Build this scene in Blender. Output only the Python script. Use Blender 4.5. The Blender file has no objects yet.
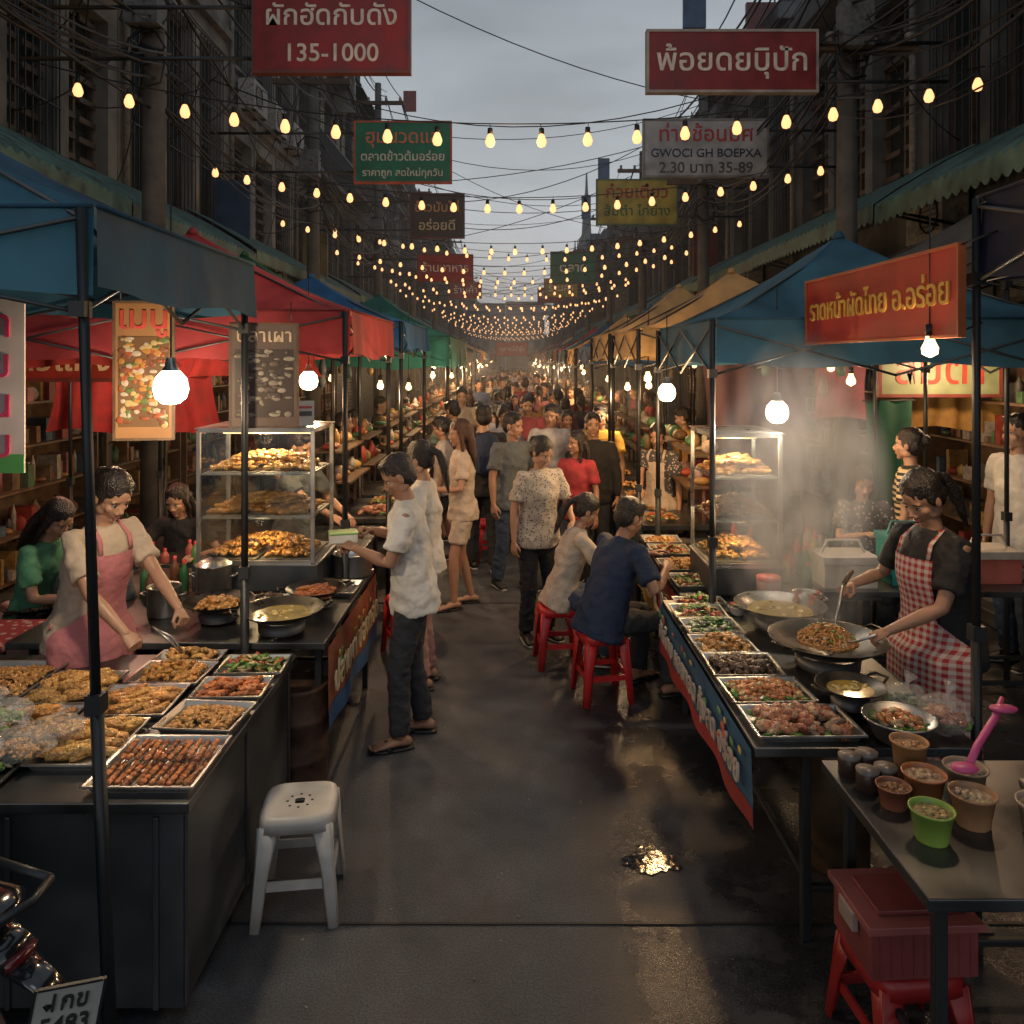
import bpy, math, random, time
import numpy as np
from mathutils import Vector, Matrix, noise, Euler
R=random.Random(11)
T0=time.time()
scene=bpy.context.scene
COL=scene.collection
V3=Vector
# ------------------------------------------------------------ materials
def nt(m):
    m.use_nodes=True; return m.node_tree.nodes,m.node_tree.links
def mat(name,col,rough=.6,metal=0,ns=None,na=.35,bump=0,bs=40,em=None,es=0,vcol=False,objcol=False,coat=0,transl=0,alpha=1,bd=.02):
    m=bpy.data.materials.new(name); N,L=nt(m); b=N['Principled BSDF']
    b.inputs['Roughness'].default_value=rough; b.inputs['Metallic'].default_value=metal
    b.inputs['Base Color'].default_value=(*col,1); b.inputs['Coat Weight'].default_value=coat
    b.inputs['Alpha'].default_value=alpha
    src=None
    tc=N.new('ShaderNodeTexCoord')
    if vcol or objcol:
        if vcol:
            a=N.new('ShaderNodeAttribute'); a.attribute_name='Col'; o=a.outputs['Color']
        else:
            a=N.new('ShaderNodeObjectInfo'); o=a.outputs['Color']
        mx=N.new('ShaderNodeMix'); mx.data_type='RGBA'; mx.blend_type='MULTIPLY'; mx.inputs['Factor'].default_value=1
        L.new(o,mx.inputs['A']); mx.inputs['B'].default_value=(*col,1); src=mx.outputs['Result']
    if ns:
        n=N.new('ShaderNodeTexNoise'); n.inputs['Scale'].default_value=ns; n.inputs['Detail'].default_value=2.5; n.inputs['Roughness'].default_value=.65
        L.new(tc.outputs['Object'],n.inputs['Vector'])
        mr=N.new('ShaderNodeMapRange'); mr.inputs[1].default_value=.3; mr.inputs[2].default_value=.7; mr.inputs[3].default_value=1-na; mr.inputs[4].default_value=1+na*.5
        L.new(n.outputs['Fac'],mr.inputs[0])
        mx=N.new('ShaderNodeMix'); mx.data_type='RGBA'; mx.blend_type='MULTIPLY'; mx.inputs['Factor'].default_value=1
        if src: L.new(src,mx.inputs['A'])
        else: mx.inputs['A'].default_value=(*col,1)
        L.new(mr.outputs[0],mx.inputs['B']); src=mx.outputs['Result']
        mr2=N.new('ShaderNodeMapRange'); mr2.inputs[1].default_value=.3; mr2.inputs[2].default_value=.7; mr2.inputs[3].default_value=max(rough-.12,.03); mr2.inputs[4].default_value=min(rough+.12,1)
        L.new(n.outputs['Fac'],mr2.inputs[0]); L.new(mr2.outputs[0],b.inputs['Roughness'])
    if src: L.new(src,b.inputs['Base Color'])
    if bump:
        n=N.new('ShaderNodeTexNoise'); n.inputs['Scale'].default_value=bs; n.inputs['Detail'].default_value=1.5
        L.new(tc.outputs['Object'],n.inputs['Vector'])
        bp=N.new('ShaderNodeBump'); bp.inputs['Strength'].default_value=bump; bp.inputs['Distance'].default_value=bd
        L.new(n.outputs['Fac'],bp.inputs['Height']); L.new(bp.outputs[0],b.inputs['Normal'])
    if em:
        b.inputs['Emission Color'].default_value=(*em,1); b.inputs['Emission Strength'].default_value=es; m.cycles.emission_sampling='NONE'
    if transl:
        t=N.new('ShaderNodeBsdfTranslucent'); 
        if src: L.new(src,t.inputs['Color'])
        else: t.inputs['Color'].default_value=(*col,1)
        ms=N.new('ShaderNodeMixShader'); ms.inputs[0].default_value=transl
        out=N['Material Output']; L.new(b.outputs[0],ms.inputs[1]); L.new(t.outputs[0],ms.inputs[2]); L.new(ms.outputs[0],out.inputs['Surface'])
    return m
def pattern(name,kind,c1,c2,scale,rough=.8):
    m=mat(name,c1,rough); N,L=nt(m); b=N['Principled BSDF']; tc=[n for n in N if n.type=='TEX_COORD'][0]
    if kind=='check':
        sx=N.new('ShaderNodeSeparateXYZ'); L.new(tc.outputs['Object'],sx.inputs[0])
        outs=[]
        for ax in ('X','Z'):
            mu=N.new('ShaderNodeMath'); mu.operation='MULTIPLY'; mu.inputs[1].default_value=scale; L.new(sx.outputs[ax],mu.inputs[0])
            fr=N.new('ShaderNodeMath'); fr.operation='FRACT'; L.new(mu.outputs[0],fr.inputs[0])
            gt=N.new('ShaderNodeMath'); gt.operation='GREATER_THAN'; gt.inputs[1].default_value=.5; L.new(fr.outputs[0],gt.inputs[0]); outs.append(gt.outputs[0])
        ad=N.new('ShaderNodeMath'); ad.operation='ADD'; L.new(outs[0],ad.inputs[0]); L.new(outs[1],ad.inputs[1])
        hf=N.new('ShaderNodeMath'); hf.operation='MULTIPLY'; hf.inputs[1].default_value=.5; L.new(ad.outputs[0],hf.inputs[0]); fac=hf.outputs[0]
    elif kind=='stripe':
        sx=N.new('ShaderNodeSeparateXYZ'); L.new(tc.outputs['Object'],sx.inputs[0])
        mu=N.new('ShaderNodeMath'); mu.operation='MULTIPLY'; mu.inputs[1].default_value=scale; L.new(sx.outputs['Z'],mu.inputs[0])
        fr=N.new('ShaderNodeMath'); fr.operation='FRACT'; L.new(mu.outputs[0],fr.inputs[0])
        gt=N.new('ShaderNodeMath'); gt.operation='GREATER_THAN'; gt.inputs[1].default_value=.5; L.new(fr.outputs[0],gt.inputs[0]); fac=gt.outputs[0]
    else:
        n=N.new('ShaderNodeTexVoronoi'); n.inputs['Scale'].default_value=scale; L.new(tc.outputs['Object'],n.inputs['Vector'])
        gt=N.new('ShaderNodeMath'); gt.operation='LESS_THAN'; gt.inputs[1].default_value=.33; L.new(n.outputs['Distance'],gt.inputs[0]); fac=gt.outputs[0]
    mx=N.new('ShaderNodeMix'); mx.data_type='RGBA'; mx.inputs['A'].default_value=(*c1,1); mx.inputs['B'].default_value=(*c2,1)
    L.new(fac,mx.inputs['Factor']); L.new(mx.outputs['Result'],b.inputs['Base Color'])
    return m
M={}
M['steel']=mat('brushed_steel',(.42,.42,.42),.34,.9,ns=2.5,na=.35)
M['steeld']=mat('worn_steel',(.10,.105,.11),.45,.7,ns=1.2,na=.35)
M['top']=mat('steel_table_top',(.115,.12,.125),.34,.8,ns=2.6,na=.6)
M['counter']=mat('counter_panel',(.09,.10,.11),.45,.55,ns=1.9,na=.7,bump=.15,bs=5)
M['pole']=mat('dark_pole',(.03,.034,.038),.45,.4)
M['black']=mat('black_rubber',(.012,.012,.013),.5)
M['iron']=mat('wok_iron',(.03,.028,.026),.34,.7,ns=12,na=.4)
M['food']=mat('food',(1,1,1),.40,vcol=True,ns=60,na=.6,bump=.7,bs=110,coat=.25)
M['plas']=mat('plastic',(1,1,1),.40,vcol=True,ns=5,na=.3)
M['cloth']=mat('cloth',(1,1,1),.85,vcol=True,ns=8,na=.3)
M['print']=mat('printed_vinyl',(1,1,1),.45,vcol=True,ns=3,na=.3)
M['wood']=mat('wood',(.11,.065,.035),.6,ns=9,na=.5)
M['goods']=mat('goods',(1,1,1),.6,vcol=True,ns=16,na=.5)
M['alu']=mat('aluminium',(.5,.5,.48),.33,.85,ns=4,na=.3)
M['lampw']=mat('lamp_white',(1,1,1),.4,em=(1,.84,.58),es=4)
M['bulb']=mat('bulb_warm',(.8,.5,.2),.4,em=(1,.48,.2),es=1.8)
M['bulbfar']=mat('lamp_warm',(1,.8,.5),.4,em=(1,.6,.28),es=3.5)
M['signlit']=mat('sign_paint',(1,1,1),.45,vcol=True,ns=2.5,na=.45)
M['soup']=mat('oil_soup',(.34,.25,.06),.08,ns=14,na=.4,coat=.5)
M['tyre']=mat('tyre',(.015,.015,.015),.7)
M['bagp']=mat('clear_bag',(.8,.8,.77),.1,alpha=.2,bump=1,bs=30,bd=.04)
def glassmat():
    m=bpy.data.materials.new('thin_glass'); N,L=nt(m); N.remove(N['Principled BSDF']); out=N['Material Output']
    t=N.new('ShaderNodeBsdfTransparent'); t.inputs[0].default_value=(.93,.96,.95,1); g=N.new('ShaderNodeBsdfGlossy'); g.inputs['Roughness'].default_value=.04
    ms=N.new('ShaderNodeMixShader'); ms.inputs[0].default_value=.08; L.new(t.outputs[0],ms.inputs[1]); L.new(g.outputs[0],ms.inputs[2]); L.new(ms.outputs[0],out.inputs['Surface']); return m
M['glass']=glassmat()
def canv(n,c): return mat('canopy_'+n,c,.72,ns=2.5,na=.45,bump=.4,bs=6,transl=.22)
CV={'blue':canv('blue',(.028,.10,.17)),'red':canv('red',(.36,.05,.055)),'teal':canv('teal',(.03,.17,.14)),'tan':canv('tan',(.46,.3,.13)),'navy':canv('navy',(.02,.025,.06)),'grey':canv('grey',(.12,.13,.13)),'sky':canv('sky',(.03,.14,.32)),'green':canv('green',(.03,.14,.07))}
# ------------------------------------------------------------ mesh builder
class MB:
    def __init__(s): s.v=[];s.f=[];s.m=[];s.c=[];s.sm=[];s.mats=[];s.n=0
    def mi(s,m):
        if m not in s.mats: s.mats.append(m)
        return s.mats.index(m)
    def add(s,V,F,m,col=(1,1,1),Mx=None,smooth=False):
        V=np.asarray(V,dtype=float).reshape(-1,3)
        if Mx is not None:
            A=np.array(Mx); V=V@A[:3,:3].T+A[:3,3]
        o=s.n; s.v.append(V); s.n+=len(V)
        s.f.extend([tuple(i+o for i in f) for f in F]); k=s.mi(m)
        s.m.extend([k]*len(F)); s.sm.extend([smooth]*len(F))
        s.c.append(np.tile(np.array([*col,1.0]),(len(V),1)))
    def box(s,c,d,m,col=(1,1,1),rz=0,Mx=None):
        x,y,z=d[0]/2,d[1]/2,d[2]/2
        V=[(-x,-y,-z),(x,-y,-z),(x,y,-z),(-x,y,-z),(-x,-y,z),(x,-y,z),(x,y,z),(-x,y,z)]
        F=[(0,3,2,1),(4,5,6,7),(0,1,5,4),(1,2,6,5),(2,3,7,6),(3,0,4,7)]
        T=Matrix.Translation(V3(c))@Matrix.Rotation(rz,4,'Z')
        if Mx is not None: T=Mx@T
        s.add(V,F,m,col,T)
    def tube(s,pts,rads,m,seg=10,col=(1,1,1),side=None,cap=True,Mx=None,smooth=True):
        V,F=tubegeo(pts,rads,seg,side,cap); s.add(V,F,m,col,Mx,smooth)
    def cyl(s,a,b,r,m,seg=12,col=(1,1,1),r2=None,Mx=None): s.tube([a,b],[r,r if r2 is None else r2],m,seg,col,Mx=Mx)
    def ell(s,c,r,m,seg=12,rings=8,col=(1,1,1),Rm=None,Mx=None):
        V,F=ellgeo(seg,rings); T=Matrix.Translation(V3(c))
        if Rm is not None: T=T@Rm
        T=T@Matrix.Diagonal((*r,1)) 
        if Mx is not None: T=Mx@T
        s.add(V,F,m,col,T,True)
    def lathe(s,prof,c,m,seg=24,col=(1,1,1),Mx=None):
        V=[];F=[]
        for r,z in prof:
            for i in range(seg):
                a=2*math.pi*i/seg; V.append((c[0]+r*math.cos(a),c[1]+r*math.sin(a),c[2]+z))
        for j in range(len(prof)-1):
            for i in range(seg):
                k=(i+1)%seg; F.append((j*seg+i,j*seg+k,(j+1)*seg+k,(j+1)*seg+i))
        s.add(V,F,m,col,Mx,True)
    def grid(s,fn,nu,nv,m,col=(1,1,1),smooth=True,Mx=None):
        V=[fn(i/nu,j/nv) for j in range(nv+1) for i in range(nu+1)]
        F=[(j*(nu+1)+i,j*(nu+1)+i+1,(j+1)*(nu+1)+i+1,(j+1)*(nu+1)+i) for j in range(nv) for i in range(nu)]
        s.add(V,F,m,col,Mx,smooth)
    def mesh(s,name):
        me=bpy.data.meshes.new(name)
        V=np.concatenate(s.v) if s.v else np.zeros((0,3))
        me.from_pydata(V.tolist(),[],s.f)
        for m in s.mats: me.materials.append(m)
        me.polygons.foreach_set('material_index',s.m); me.polygons.foreach_set('use_smooth',s.sm)
        a=me.color_attributes.new('Col','FLOAT_COLOR','POINT'); a.data.foreach_set('color',np.concatenate(s.c).ravel())
        me.update(); return me
    def obj(s,name,parent=None,bevel=0,loc=None,rz=0):
        o=bpy.data.objects.new(name,s.mesh(name)); COL.objects.link(o)
        if parent: o.parent=parent
        if loc: o.location=loc
        o.rotation_euler[2]=rz
        if bevel:
            b=o.modifiers.new('b','BEVEL'); b.width=bevel; b.segments=2; b.limit_method='ANGLE'
        return o
def empty(name,loc=(0,0,0),rz=0):
    e=bpy.data.objects.new(name,None); COL.objects.link(e); e.location=loc; e.rotation_euler[2]=rz; e.empty_display_size=.1; return e
def tubegeo(pts,rads,seg=10,side=None,cap=True):
    P=[V3(p) for p in pts]; n=len(P); V=[];F=[]
    prev=None
    for i in range(n):
        t=(P[min(i+1,n-1)]-P[max(i-1,0)])
        t=t.normalized() if t.length>1e-9 else V3((0,0,1))
        if side is not None: a=V3(side)
        elif prev is not None: a=prev
        else: a=V3((1,0,0)) if abs(t.x)<.8 else V3((0,1,0))
        a=a-t*a.dot(t)
        if a.length<1e-5: a=V3((0,1,0)); a=a-t*a.dot(t)
        a.normalize(); prev=a; b=t.cross(a)
        r=rads[i]; ra,rb=(r if isinstance(r,(tuple,list)) else (r,r))
        for k in range(seg):
            an=2*math.pi*k/seg; V.append(P[i]+a*(ra*math.cos(an))+b*(rb*math.sin(an)))
    for i in range(n-1):
        for k in range(seg):
            l=(k+1)%seg; F.append((i*seg+k,i*seg+l,(i+1)*seg+l,(i+1)*seg+k))
    if cap:
        F.append(tuple(range(seg-1,-1,-1))); F.append(tuple((n-1)*seg+k for k in range(seg)))
    return [tuple(v) for v in V],F
_ec={}
def ellgeo(seg,rings):
    if (seg,rings) in _ec: return _ec[(seg,rings)]
    V=[(0,0,-1)];F=[]
    for j in range(1,rings):
        ph=-math.pi/2+math.pi*j/rings
        for i in range(seg):
            a=2*math.pi*i/seg; V.append((math.cos(ph)*math.cos(a),math.cos(ph)*math.sin(a),math.sin(ph)))
    V.append((0,0,1)); top=len(V)-1
    for i in range(seg): F.append((0,1+(i+1)%seg,1+i))
    for j in range(rings-2):
        for i in range(seg):
            k=(i+1)%seg; F.append((1+j*seg+i,1+j*seg+k,1+(j+1)*seg+k,1+(j+1)*seg+i))
    o=1+(rings-2)*seg
    for i in range(seg): F.append((o+i,o+(i+1)%seg,top))
    _ec[(seg,rings)]=(V,F); return V,F
class Blob:
    def __init__(s): s.b=MB()
    def tube(s,p,r,side=None,seg=12): s.b.tube(p,r,M['black'],seg,side=side)
    def ell(s,c,r,Rm=None): s.b.ell(c,r,M['black'],14,10,Rm=Rm)
    def done(s,vox,sm=2,wr=0,wf=9,st=(1,1,1)):
        me=s.b.mesh('tmp'); o=bpy.data.objects.new('tmp',me); COL.objects.link(o)
        r=o.modifiers.new('r','REMESH'); r.mode='VOXEL'; r.voxel_size=vox; r.adaptivity=0
        if sm: q=o.modifiers.new('s','SMOOTH'); q.factor=.5; q.iterations=sm
        dg=bpy.context.evaluated_depsgraph_get(); dg.update(); e=o.evaluated_get(dg); m2=e.to_mesh()
        n=len(m2.vertices); co=np.empty(n*3); m2.vertices.foreach_get('co',co); co=co.reshape(-1,3)
        F=[tuple(p.vertices) for p in m2.polygons]
        if wr:
            no=np.empty(n*3); m2.vertices.foreach_get('normal',no); no=no.reshape(-1,3)
            d=np.array([max(-.3,(1-2*abs(noise.noise(V3((c[0]*wf*st[0],c[1]*wf*st[1],c[2]*wf*st[2])))))*.9-.4+.55*noise.noise(V3((c[0]*wf*2.3*st[0]+7,c[1]*wf*2.3*st[1],c[2]*wf*2.3*st[2])))) for c in co])
            co=co+no*(d*wr)[:,None]
        e.to_mesh_clear(); bpy.data.objects.remove(o); bpy.data.meshes.remove(me)
        return co,F
# ------------------------------------------------------------ people
SK=mat('skin_tan',(.37,.21,.135),.48,ns=10,na=.12); SK2=mat('skin_brown',(.29,.155,.098),.48,ns=10,na=.12)
HAIR=mat('black_hair',(.012,.009,.008),.36,bump=.6,bs=120); HAIRB=mat('brown_hair',(.06,.03,.018),.4,bump=.6,bs=120)
EYE=mat('eye_white',(.5,.48,.45),.3); IRIS=mat('iris',(.01,.007,.005),.2); LIP=mat('lip',(.27,.10,.08),.45)
def make_head():
    B=Blob(); e=B.ell
    e((0,-.015,.03),(.073,.092,.088)); e((0,.016,-.03),(.058,.066,.072)); e((0,.026,-.07),(.043,.044,.032)); e((0,.052,-.094),(.022,.019,.018))
    for s in(-1,1):
        e((s*.036,.047,-.026),(.022,.02,.022)); e((s*.03,.061,.021),(.022,.011,.007)); e((s*.076,-.008,-.008),(.009,.019,.031)); e((s*.012,.082,-.036),(.0105,.011,.009))
        e((s*.046,-.0,-.062),(.013,.036,.026))
    B.tube([(0,.066,.012),(0,.077,-.01),(0,.092,-.032)],[.0075,.0095,.0125])
    e((0,.071,-.062),(.02,.011,.011))
    return B.done(.005,2)
def make_hair(kind):
    B=Blob(); e=B.ell
    e((0,-.026,.047),(.082,.096,.085)); e((0,-.05,-.004),(.079,.064,.076))
    if kind=='short':
        e((.012,.03,.092),(.055,.042,.026)); e((-.03,.02,.09),(.035,.035,.024))
    else:
        e((0,.008,.085),(.064,.05,.032))
        for s in(-1,1): e((s*.066,-.01,.012),(.016,.036,.045))
    if kind=='pony': 
        e((0,-.118,.03),(.026,.03,.03)); B.tube([(0,-.115,.03),(0,-.155,0),(0,-.165,-.09),(0,-.15,-.2),(0,-.14,-.27)],[.02,.028,.032,.022,.008])
    if kind=='bun': e((0,-.118,.035),(.042,.04,.042))
    if kind=='long':
        B.tube([(0,-.07,.03),(0,-.1,-.08),(0,-.105,-.2),(0,-.1,-.32)],[(.07,.05),(.085,.045),(.085,.035),(.06,.015)],side=(1,0,0))
        for s in(-1,1): B.tube([(s*.068,.0,.02),(s*.075,-.01,-.07),(s*.07,-.0,-.2)],[.02,.022,.01])
    return B.done(.0075,1,wr=.004,wf=26,st=(1,1,.25))
def make_hand(curl):
    B=Blob()
    B.tube([(0,-.03,0),(0,.0,0),(0,.04,0),(0,.085,0)],[(.022,.018),(.025,.018),(.037,.015),(.038,.012)],side=(1,0,0))
    for x,L,r,sp in((-.028,.071,.0088,-.09),(-.0095,.08,.009,-.02),(.0095,.074,.0086,.04),(.027,.058,.0078,.12)):
        p=V3((x,.078,0)); pts=[p.copy()]; a=curl*.3
        for i,f in enumerate((.46,.3,.24)):
            a+=curl*(.55,.75,.5)[i]; dirv=V3((math.sin(sp)*math.cos(a),math.cos(sp)*math.cos(a),-math.sin(a))); p=p+dirv*L*f; pts.append(p.copy())
        B.tube(pts,[r*1.08,r,r*.93,r*.75],seg=8)
    B.tube([(-.018,.02,-.004),(-.038,.045,-.012),(-.05,.07,-.02-.012*curl),(-.048+.014*curl,.094,-.03-.02*curl)],[.014,.0125,.0105,.008],seg=8)
    return B.done(.0042,1)
HEAD=make_head(); HAIRS={k:make_hair(k) for k in('short','pony','bun','long')}; HANDS={'relaxed':make_hand(.45),'grip':make_hand(1.35),'open':make_hand(.15)}
def ik(a,b,l1,l2,pole):
    d=b-a; L=max(min(d.length,(l1+l2)*.993),.05); dn=d.normalized(); b=a+dn*L
    x=(l1*l1-l2*l2+L*L)/(2*L); hh=math.sqrt(max(l1*l1-x*x,0)); pp=pole-dn*pole.dot(dn); pp.normalize(); return a+dn*x+pp*hh,b
def lerp(a,b,t): return a+(b-a)*t
def body(loc=(0,0),face=(0,1),h=1.68,fem=False,pelvis=None,lean=.03,sidelean=0,twist=0,head=(0,0),hl=None,hr=None,fl=None,fr=None,
         top=None,sleeve='short',bottom=None,btype='pants',shoes=None,shoetype='shoe',hair='short',hairm=None,skin=None,
         handl='relaxed',handr='relaxed',vox=.013,apron=None,fat=1.0,footyaw=0):
    k=h/1.7; yaw=math.atan2(-face[0],face[1]); W=Matrix.Translation((loc[0],loc[1],0))@Matrix.Rotation(yaw,4,'Z'); Wi=W.inverted()
    skin=skin or SK; hairm=hairm or HAIR; mb=MB()
    p=V3(pelvis) if pelvis else V3((0,0,.92*k))
    d=V3((math.sin(sidelean),math.sin(lean),math.cos(lean))).normalized(); s=V3((math.cos(twist),math.sin(twist),0)); s=(s-d*s.dot(d)).normalized(); f=d.cross(s)
    sw=(.16 if fem else .185)*k*fat**.3; g=(.88 if fem else 1.)*k
    sc=p+d*.49*k; nb=p+d*.515*k+f*-.005
    hy,hp=head
    Hm=Matrix.Rotation(hy,4,'Z')@Matrix.Rotation(-hp-lean*.5,4,'X')
    hc=nb+V3((0,0,.15*k))+f*(.02+.05*math.sin(hp))+V3((math.sin(hy)*.01,math.sin(lean)*.1,-.02*max(0,math.sin(hp))))
    hs=1.04*k if fem else 1.06*k
    HM=Matrix.Translation(hc)@Hm@Matrix.Scale(hs,4)
    mb.add(HEAD[0],HEAD[1],skin,Mx=HM,smooth=True)
    mb.add(*HAIRS[hair],hairm,Mx=HM,smooth=True)
    for q in(-1,1):
        mb.ell((q*.030,.0595,-.001),(.0135,.012,.0058),EYE,10,6,Mx=HM); mb.ell((q*.030,.068,-.001),(.0062,.0055,.0055),IRIS,8,6,Mx=HM)
        mb.tube([(q*.014,.0735,.019),(q*.03,.0745,.0245),(q*.046,.064,.02)],[.0015,.0025,.0012],HAIR,6,Mx=HM)
        mb.tube([(q*.016,.067,.005),(q*.03,.0725,.007),(q*.045,.062,.004)],[.0015,.0022,.0015],HAIR,6,Mx=HM)
    mb.ell((0,.0775,-.058),(.020,.006,.0038),LIP,10,6,Mx=HM); mb.ell((0,.077,-.066),(.017,.0065,.0045),LIP,10,6,Mx=HM)
    S={};E={};Wr={}
    for q,t,n in((1,hr,'R'),(-1,hl,'L')):
        S[n]=sc+s*(q*sw)-d*.035*k
        if t is None: tg=p+s*(q*(sw+.075))+V3((0,.05,-.11*k))
        else: tg=Wi@V3(t)
        pole=s*q*.55-f*.6+V3((0,0,-.6))
        E[n],Wr[n]=ik(S[n],tg,.285*k,.25*k,pole)
    sk=Blob()
    sk.tube([nb-d*.06,nb+d*.02,hc-V3((0,0,.05))],[.06*g,.053*g,.052*g])
    for n in'RL':
        a,e_,w=S[n],E[n],Wr[n]
        sk.tube([lerp(a,sc,.3),a,lerp(a,e_,.45),e_,lerp(e_,w,.3),w,w+(w-e_).normalized()*.02],[.04*g,.05*g,.045*g,.037*g,.039*g,.025*g,.023*g])
    H={};K={};A={};ll=.417*k;ls=.398*k
    for q,t,n in((1,fr,'R'),(-1,fl,'L')):
        H[n]=p+s*(q*.085*k)-V3((0,0,.03))
        tg=V3((q*.1,0,.08)) if t is None else V3(t)
        K[n],A[n]=ik(H[n],tg,ll,ls,V3((q*.12,1,.15)))
        if pelvis is None: A[n]=V3((A[n].x,A[n].y,tg.z))
        kk,aa=K[n],A[n]
        if btype in('shorts','skirt'): sk.tube([lerp(H[n],kk,.3),kk,lerp(kk,aa,.3),aa,aa-V3((0,0,.02))],[.075*g,.055*g,.057*g,.036*g,.036*g])
        else: sk.tube([lerp(kk,aa,.75),aa,aa-V3((0,0,.02))],[.042*g,.037*g,.036*g])
    V,F=sk.done(vox*.85,2); mb.add(V,F,skin,smooth=True)
    for n,q,hk in(('R',1,handr),('L',-1,handl)):
        fd=(Wr[n]-E[n]).normalized(); back=(s*q*.9+f*.3) if fd.z<-.75 else V3((0,0,1))+s*q*.35
        back=(back-fd*back.dot(fd)).normalized(); xx=fd.cross(back)
        Mh=Matrix(((xx.x*q,fd.x,back.x,Wr[n].x),(xx.y*q,fd.y,back.y,Wr[n].y),(xx.z*q,fd.z,back.z,Wr[n].z),(0,0,0,1)))@Matrix.Scale(g*1.02,4)
        mb.add(*HANDS[hk],skin,Mx=Mh,smooth=True)
    pt=Blob(); fb=fat
    pt.tube([p-V3((0,0,.10*k)),p-V3((0,0,.03)),p+d*.03*k,p+d*.06*k],[(.132*g*fb,.10*g*fb),(.158*k*fb,.112*g*fb),(.145*k*fb,.103*g*fb),(.12*g*fb,.09*g*fb)],side=s,seg=18)
    for n in'RL':
        h_,kk,aa=H[n],K[n],A[n]
        if btype=='pants': pt.tube([h_+V3((0,0,.02)),lerp(h_,kk,.25),lerp(h_,kk,.6),kk,lerp(kk,aa,.4),lerp(kk,aa,.97)],[.072*k,.092*k,.081*k,.07*k,.066*k,.063*k],seg=14)
        elif btype=='shorts': pt.tube([h_+V3((0,0,.02)),lerp(h_,kk,.25),lerp(h_,kk,.72)],[.072*k,.092*k,.086*k],seg=14)
    if btype=='skirt': pt.tube([p,p-V3((0,0,.2)),p-V3((0,0,.42))],[(.165*k,.12*k),(.185*k,.15*k),(.2*k,.17*k)],side=s,seg=18)
    V,F=pt.done(vox,2,wr=.009,wf=9,st=(1,1,1.3)); mb.add(V,F,bottom,smooth=True)
    sh=Blob()
    if fem: prof=[(-.12,.182,.142),(-.02,.176,.137),(.10,.144,.112),(.20,.141,.109),(.31,.149,.124),(.40,.15,.105),(.455,.135,.085),(.495,.085,.062),(.512,.058,.052)]
    else: prof=[(-.14,.19,.15),(-.02,.183,.142),(.10,.168,.124),(.22,.168,.12),(.33,.178,.122),(.42,.182,.11),(.465,.155,.09),(.5,.09,.065),(.517,.062,.055)]
    sh.tube([p+d*t*k for t,a,b in prof],[(a*k*fb,b*k*fb) for t,a,b in prof],side=s,seg=20)
    for q,n in((1,'R'),(-1,'L')):
        a,e_,w=S[n],E[n],Wr[n]
        if sleeve=='short': sh.tube([lerp(sc,a,.45)-d*.03,a+d*.0,lerp(a,e_,.3),lerp(a,e_,.72)],[.06*g,.064*g,.065*g,.07*g],seg=14)
        elif sleeve=='long': sh.tube([lerp(sc,a,.45)-d*.03,a,lerp(a,e_,.4),e_,lerp(e_,w,.5),lerp(e_,w,.95)],[.06*g,.064*g,.058*g,.05*g,.045*g,.037*g],seg=14)
        else: sh.tube([lerp(sc,a,.3)-d*.03,a],[.055*g,.05*g])
    V,F=sh.done(vox,2,wr=.015,wf=7.5,st=(1,1,1.1)); mb.add(V,F,top,smooth=True)
    for q,n in((1,'R'),(-1,'L')):
        a=A[n]; z=a.z-.08; fy=footyaw-q*.18; fd=V3((math.sin(-fy),math.cos(fy),0)); sd=V3((math.cos(fy),math.sin(fy),0)); b0=V3((a.x,a.y,z))
        P=lambda y,zz: b0+fd*y+V3((0,0,zz))
        if shoetype=='shoe':
            mb.tube([P(-.075,.04),P(-.06,.045),P(-.01,.05),P(.06,.04),P(.13,.03),P(.17,.027),P(.185,.025)],[(.015,.015),(.036,.04),(.04,.045),(.044,.036),(.046,.028),(.035,.022),(.01,.01)],shoes,12,side=sd)
            mb.tube([P(-.075,.012),P(0,.012),P(.1,.012),P(.185,.012)],[(.03,.012),(.04,.012),(.05,.012),(.028,.012)],M['plas'],10,side=sd,col=(.4,.4,.38))
        else:
            mb.tube([P(-.065,.04),P(-.04,.048),P(0,.055),P(.06,.042),P(.12,.032),P(.16,.028)],[(.02,.02),(.032,.03),(.034,.034),(.038,.024),(.042,.016),(.03,.01)],skin,12,side=sd)
            for i,(o,l) in enumerate(((-.03,.178),(-.012,.176),(.004,.17),(.018,.163),(.031,.152))):
                mb.ell(P(l-.008,.026)+sd*(q*o),(.009,.014,.008),skin,8,6)
            mb.tube([P(-.08,.01),P(0,.01),P(.1,.01),P(.18,.01)],[(.03,.01),(.04,.01),(.048,.01),(.03,.01)],shoes,10,side=sd)
            mb.tube([P(.06,.012)+sd*.045,P(.07,.045)+sd*.03,P(.075,.062),P(.07,.045)-sd*.03,P(.06,.012)-sd*.045],[(.016,.005)]*5,shoes,8,side=fd)
    if apron:
        def pr(t):
            if t>=-.02:
                for (t0,a0,b0),(t1,a1,b1) in zip(prof,prof[1:]):
                    if t0<=t<=t1: u=(t-t0)/(t1-t0); return p+d*t*k,(a0+(a1-a0)*u)*k*fb,(b0+(b1-b0)*u)*k*fb
            return p+V3((0,0,t*k))+f*.02,.188*k*fb,.15*k*fb+abs(t)*.04
        def ag(u,v):
            t=.40-.92*v; c,a,b=pr(max(t,-.52)); wd=(.62 if t>.12 else (.62+(.12-t)/.14*1.0 if t>-.02 else 1.62)); an=(u-.5)*2*wd
            rr=.02+.008*math.sin(an*9+v*3)*min(1,v*1.5)
            return tuple(c+s*math.sin(an)*(a+rr)+f*math.cos(an)*(b+rr))
        mb.grid(ag,30,26,apron)
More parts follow.
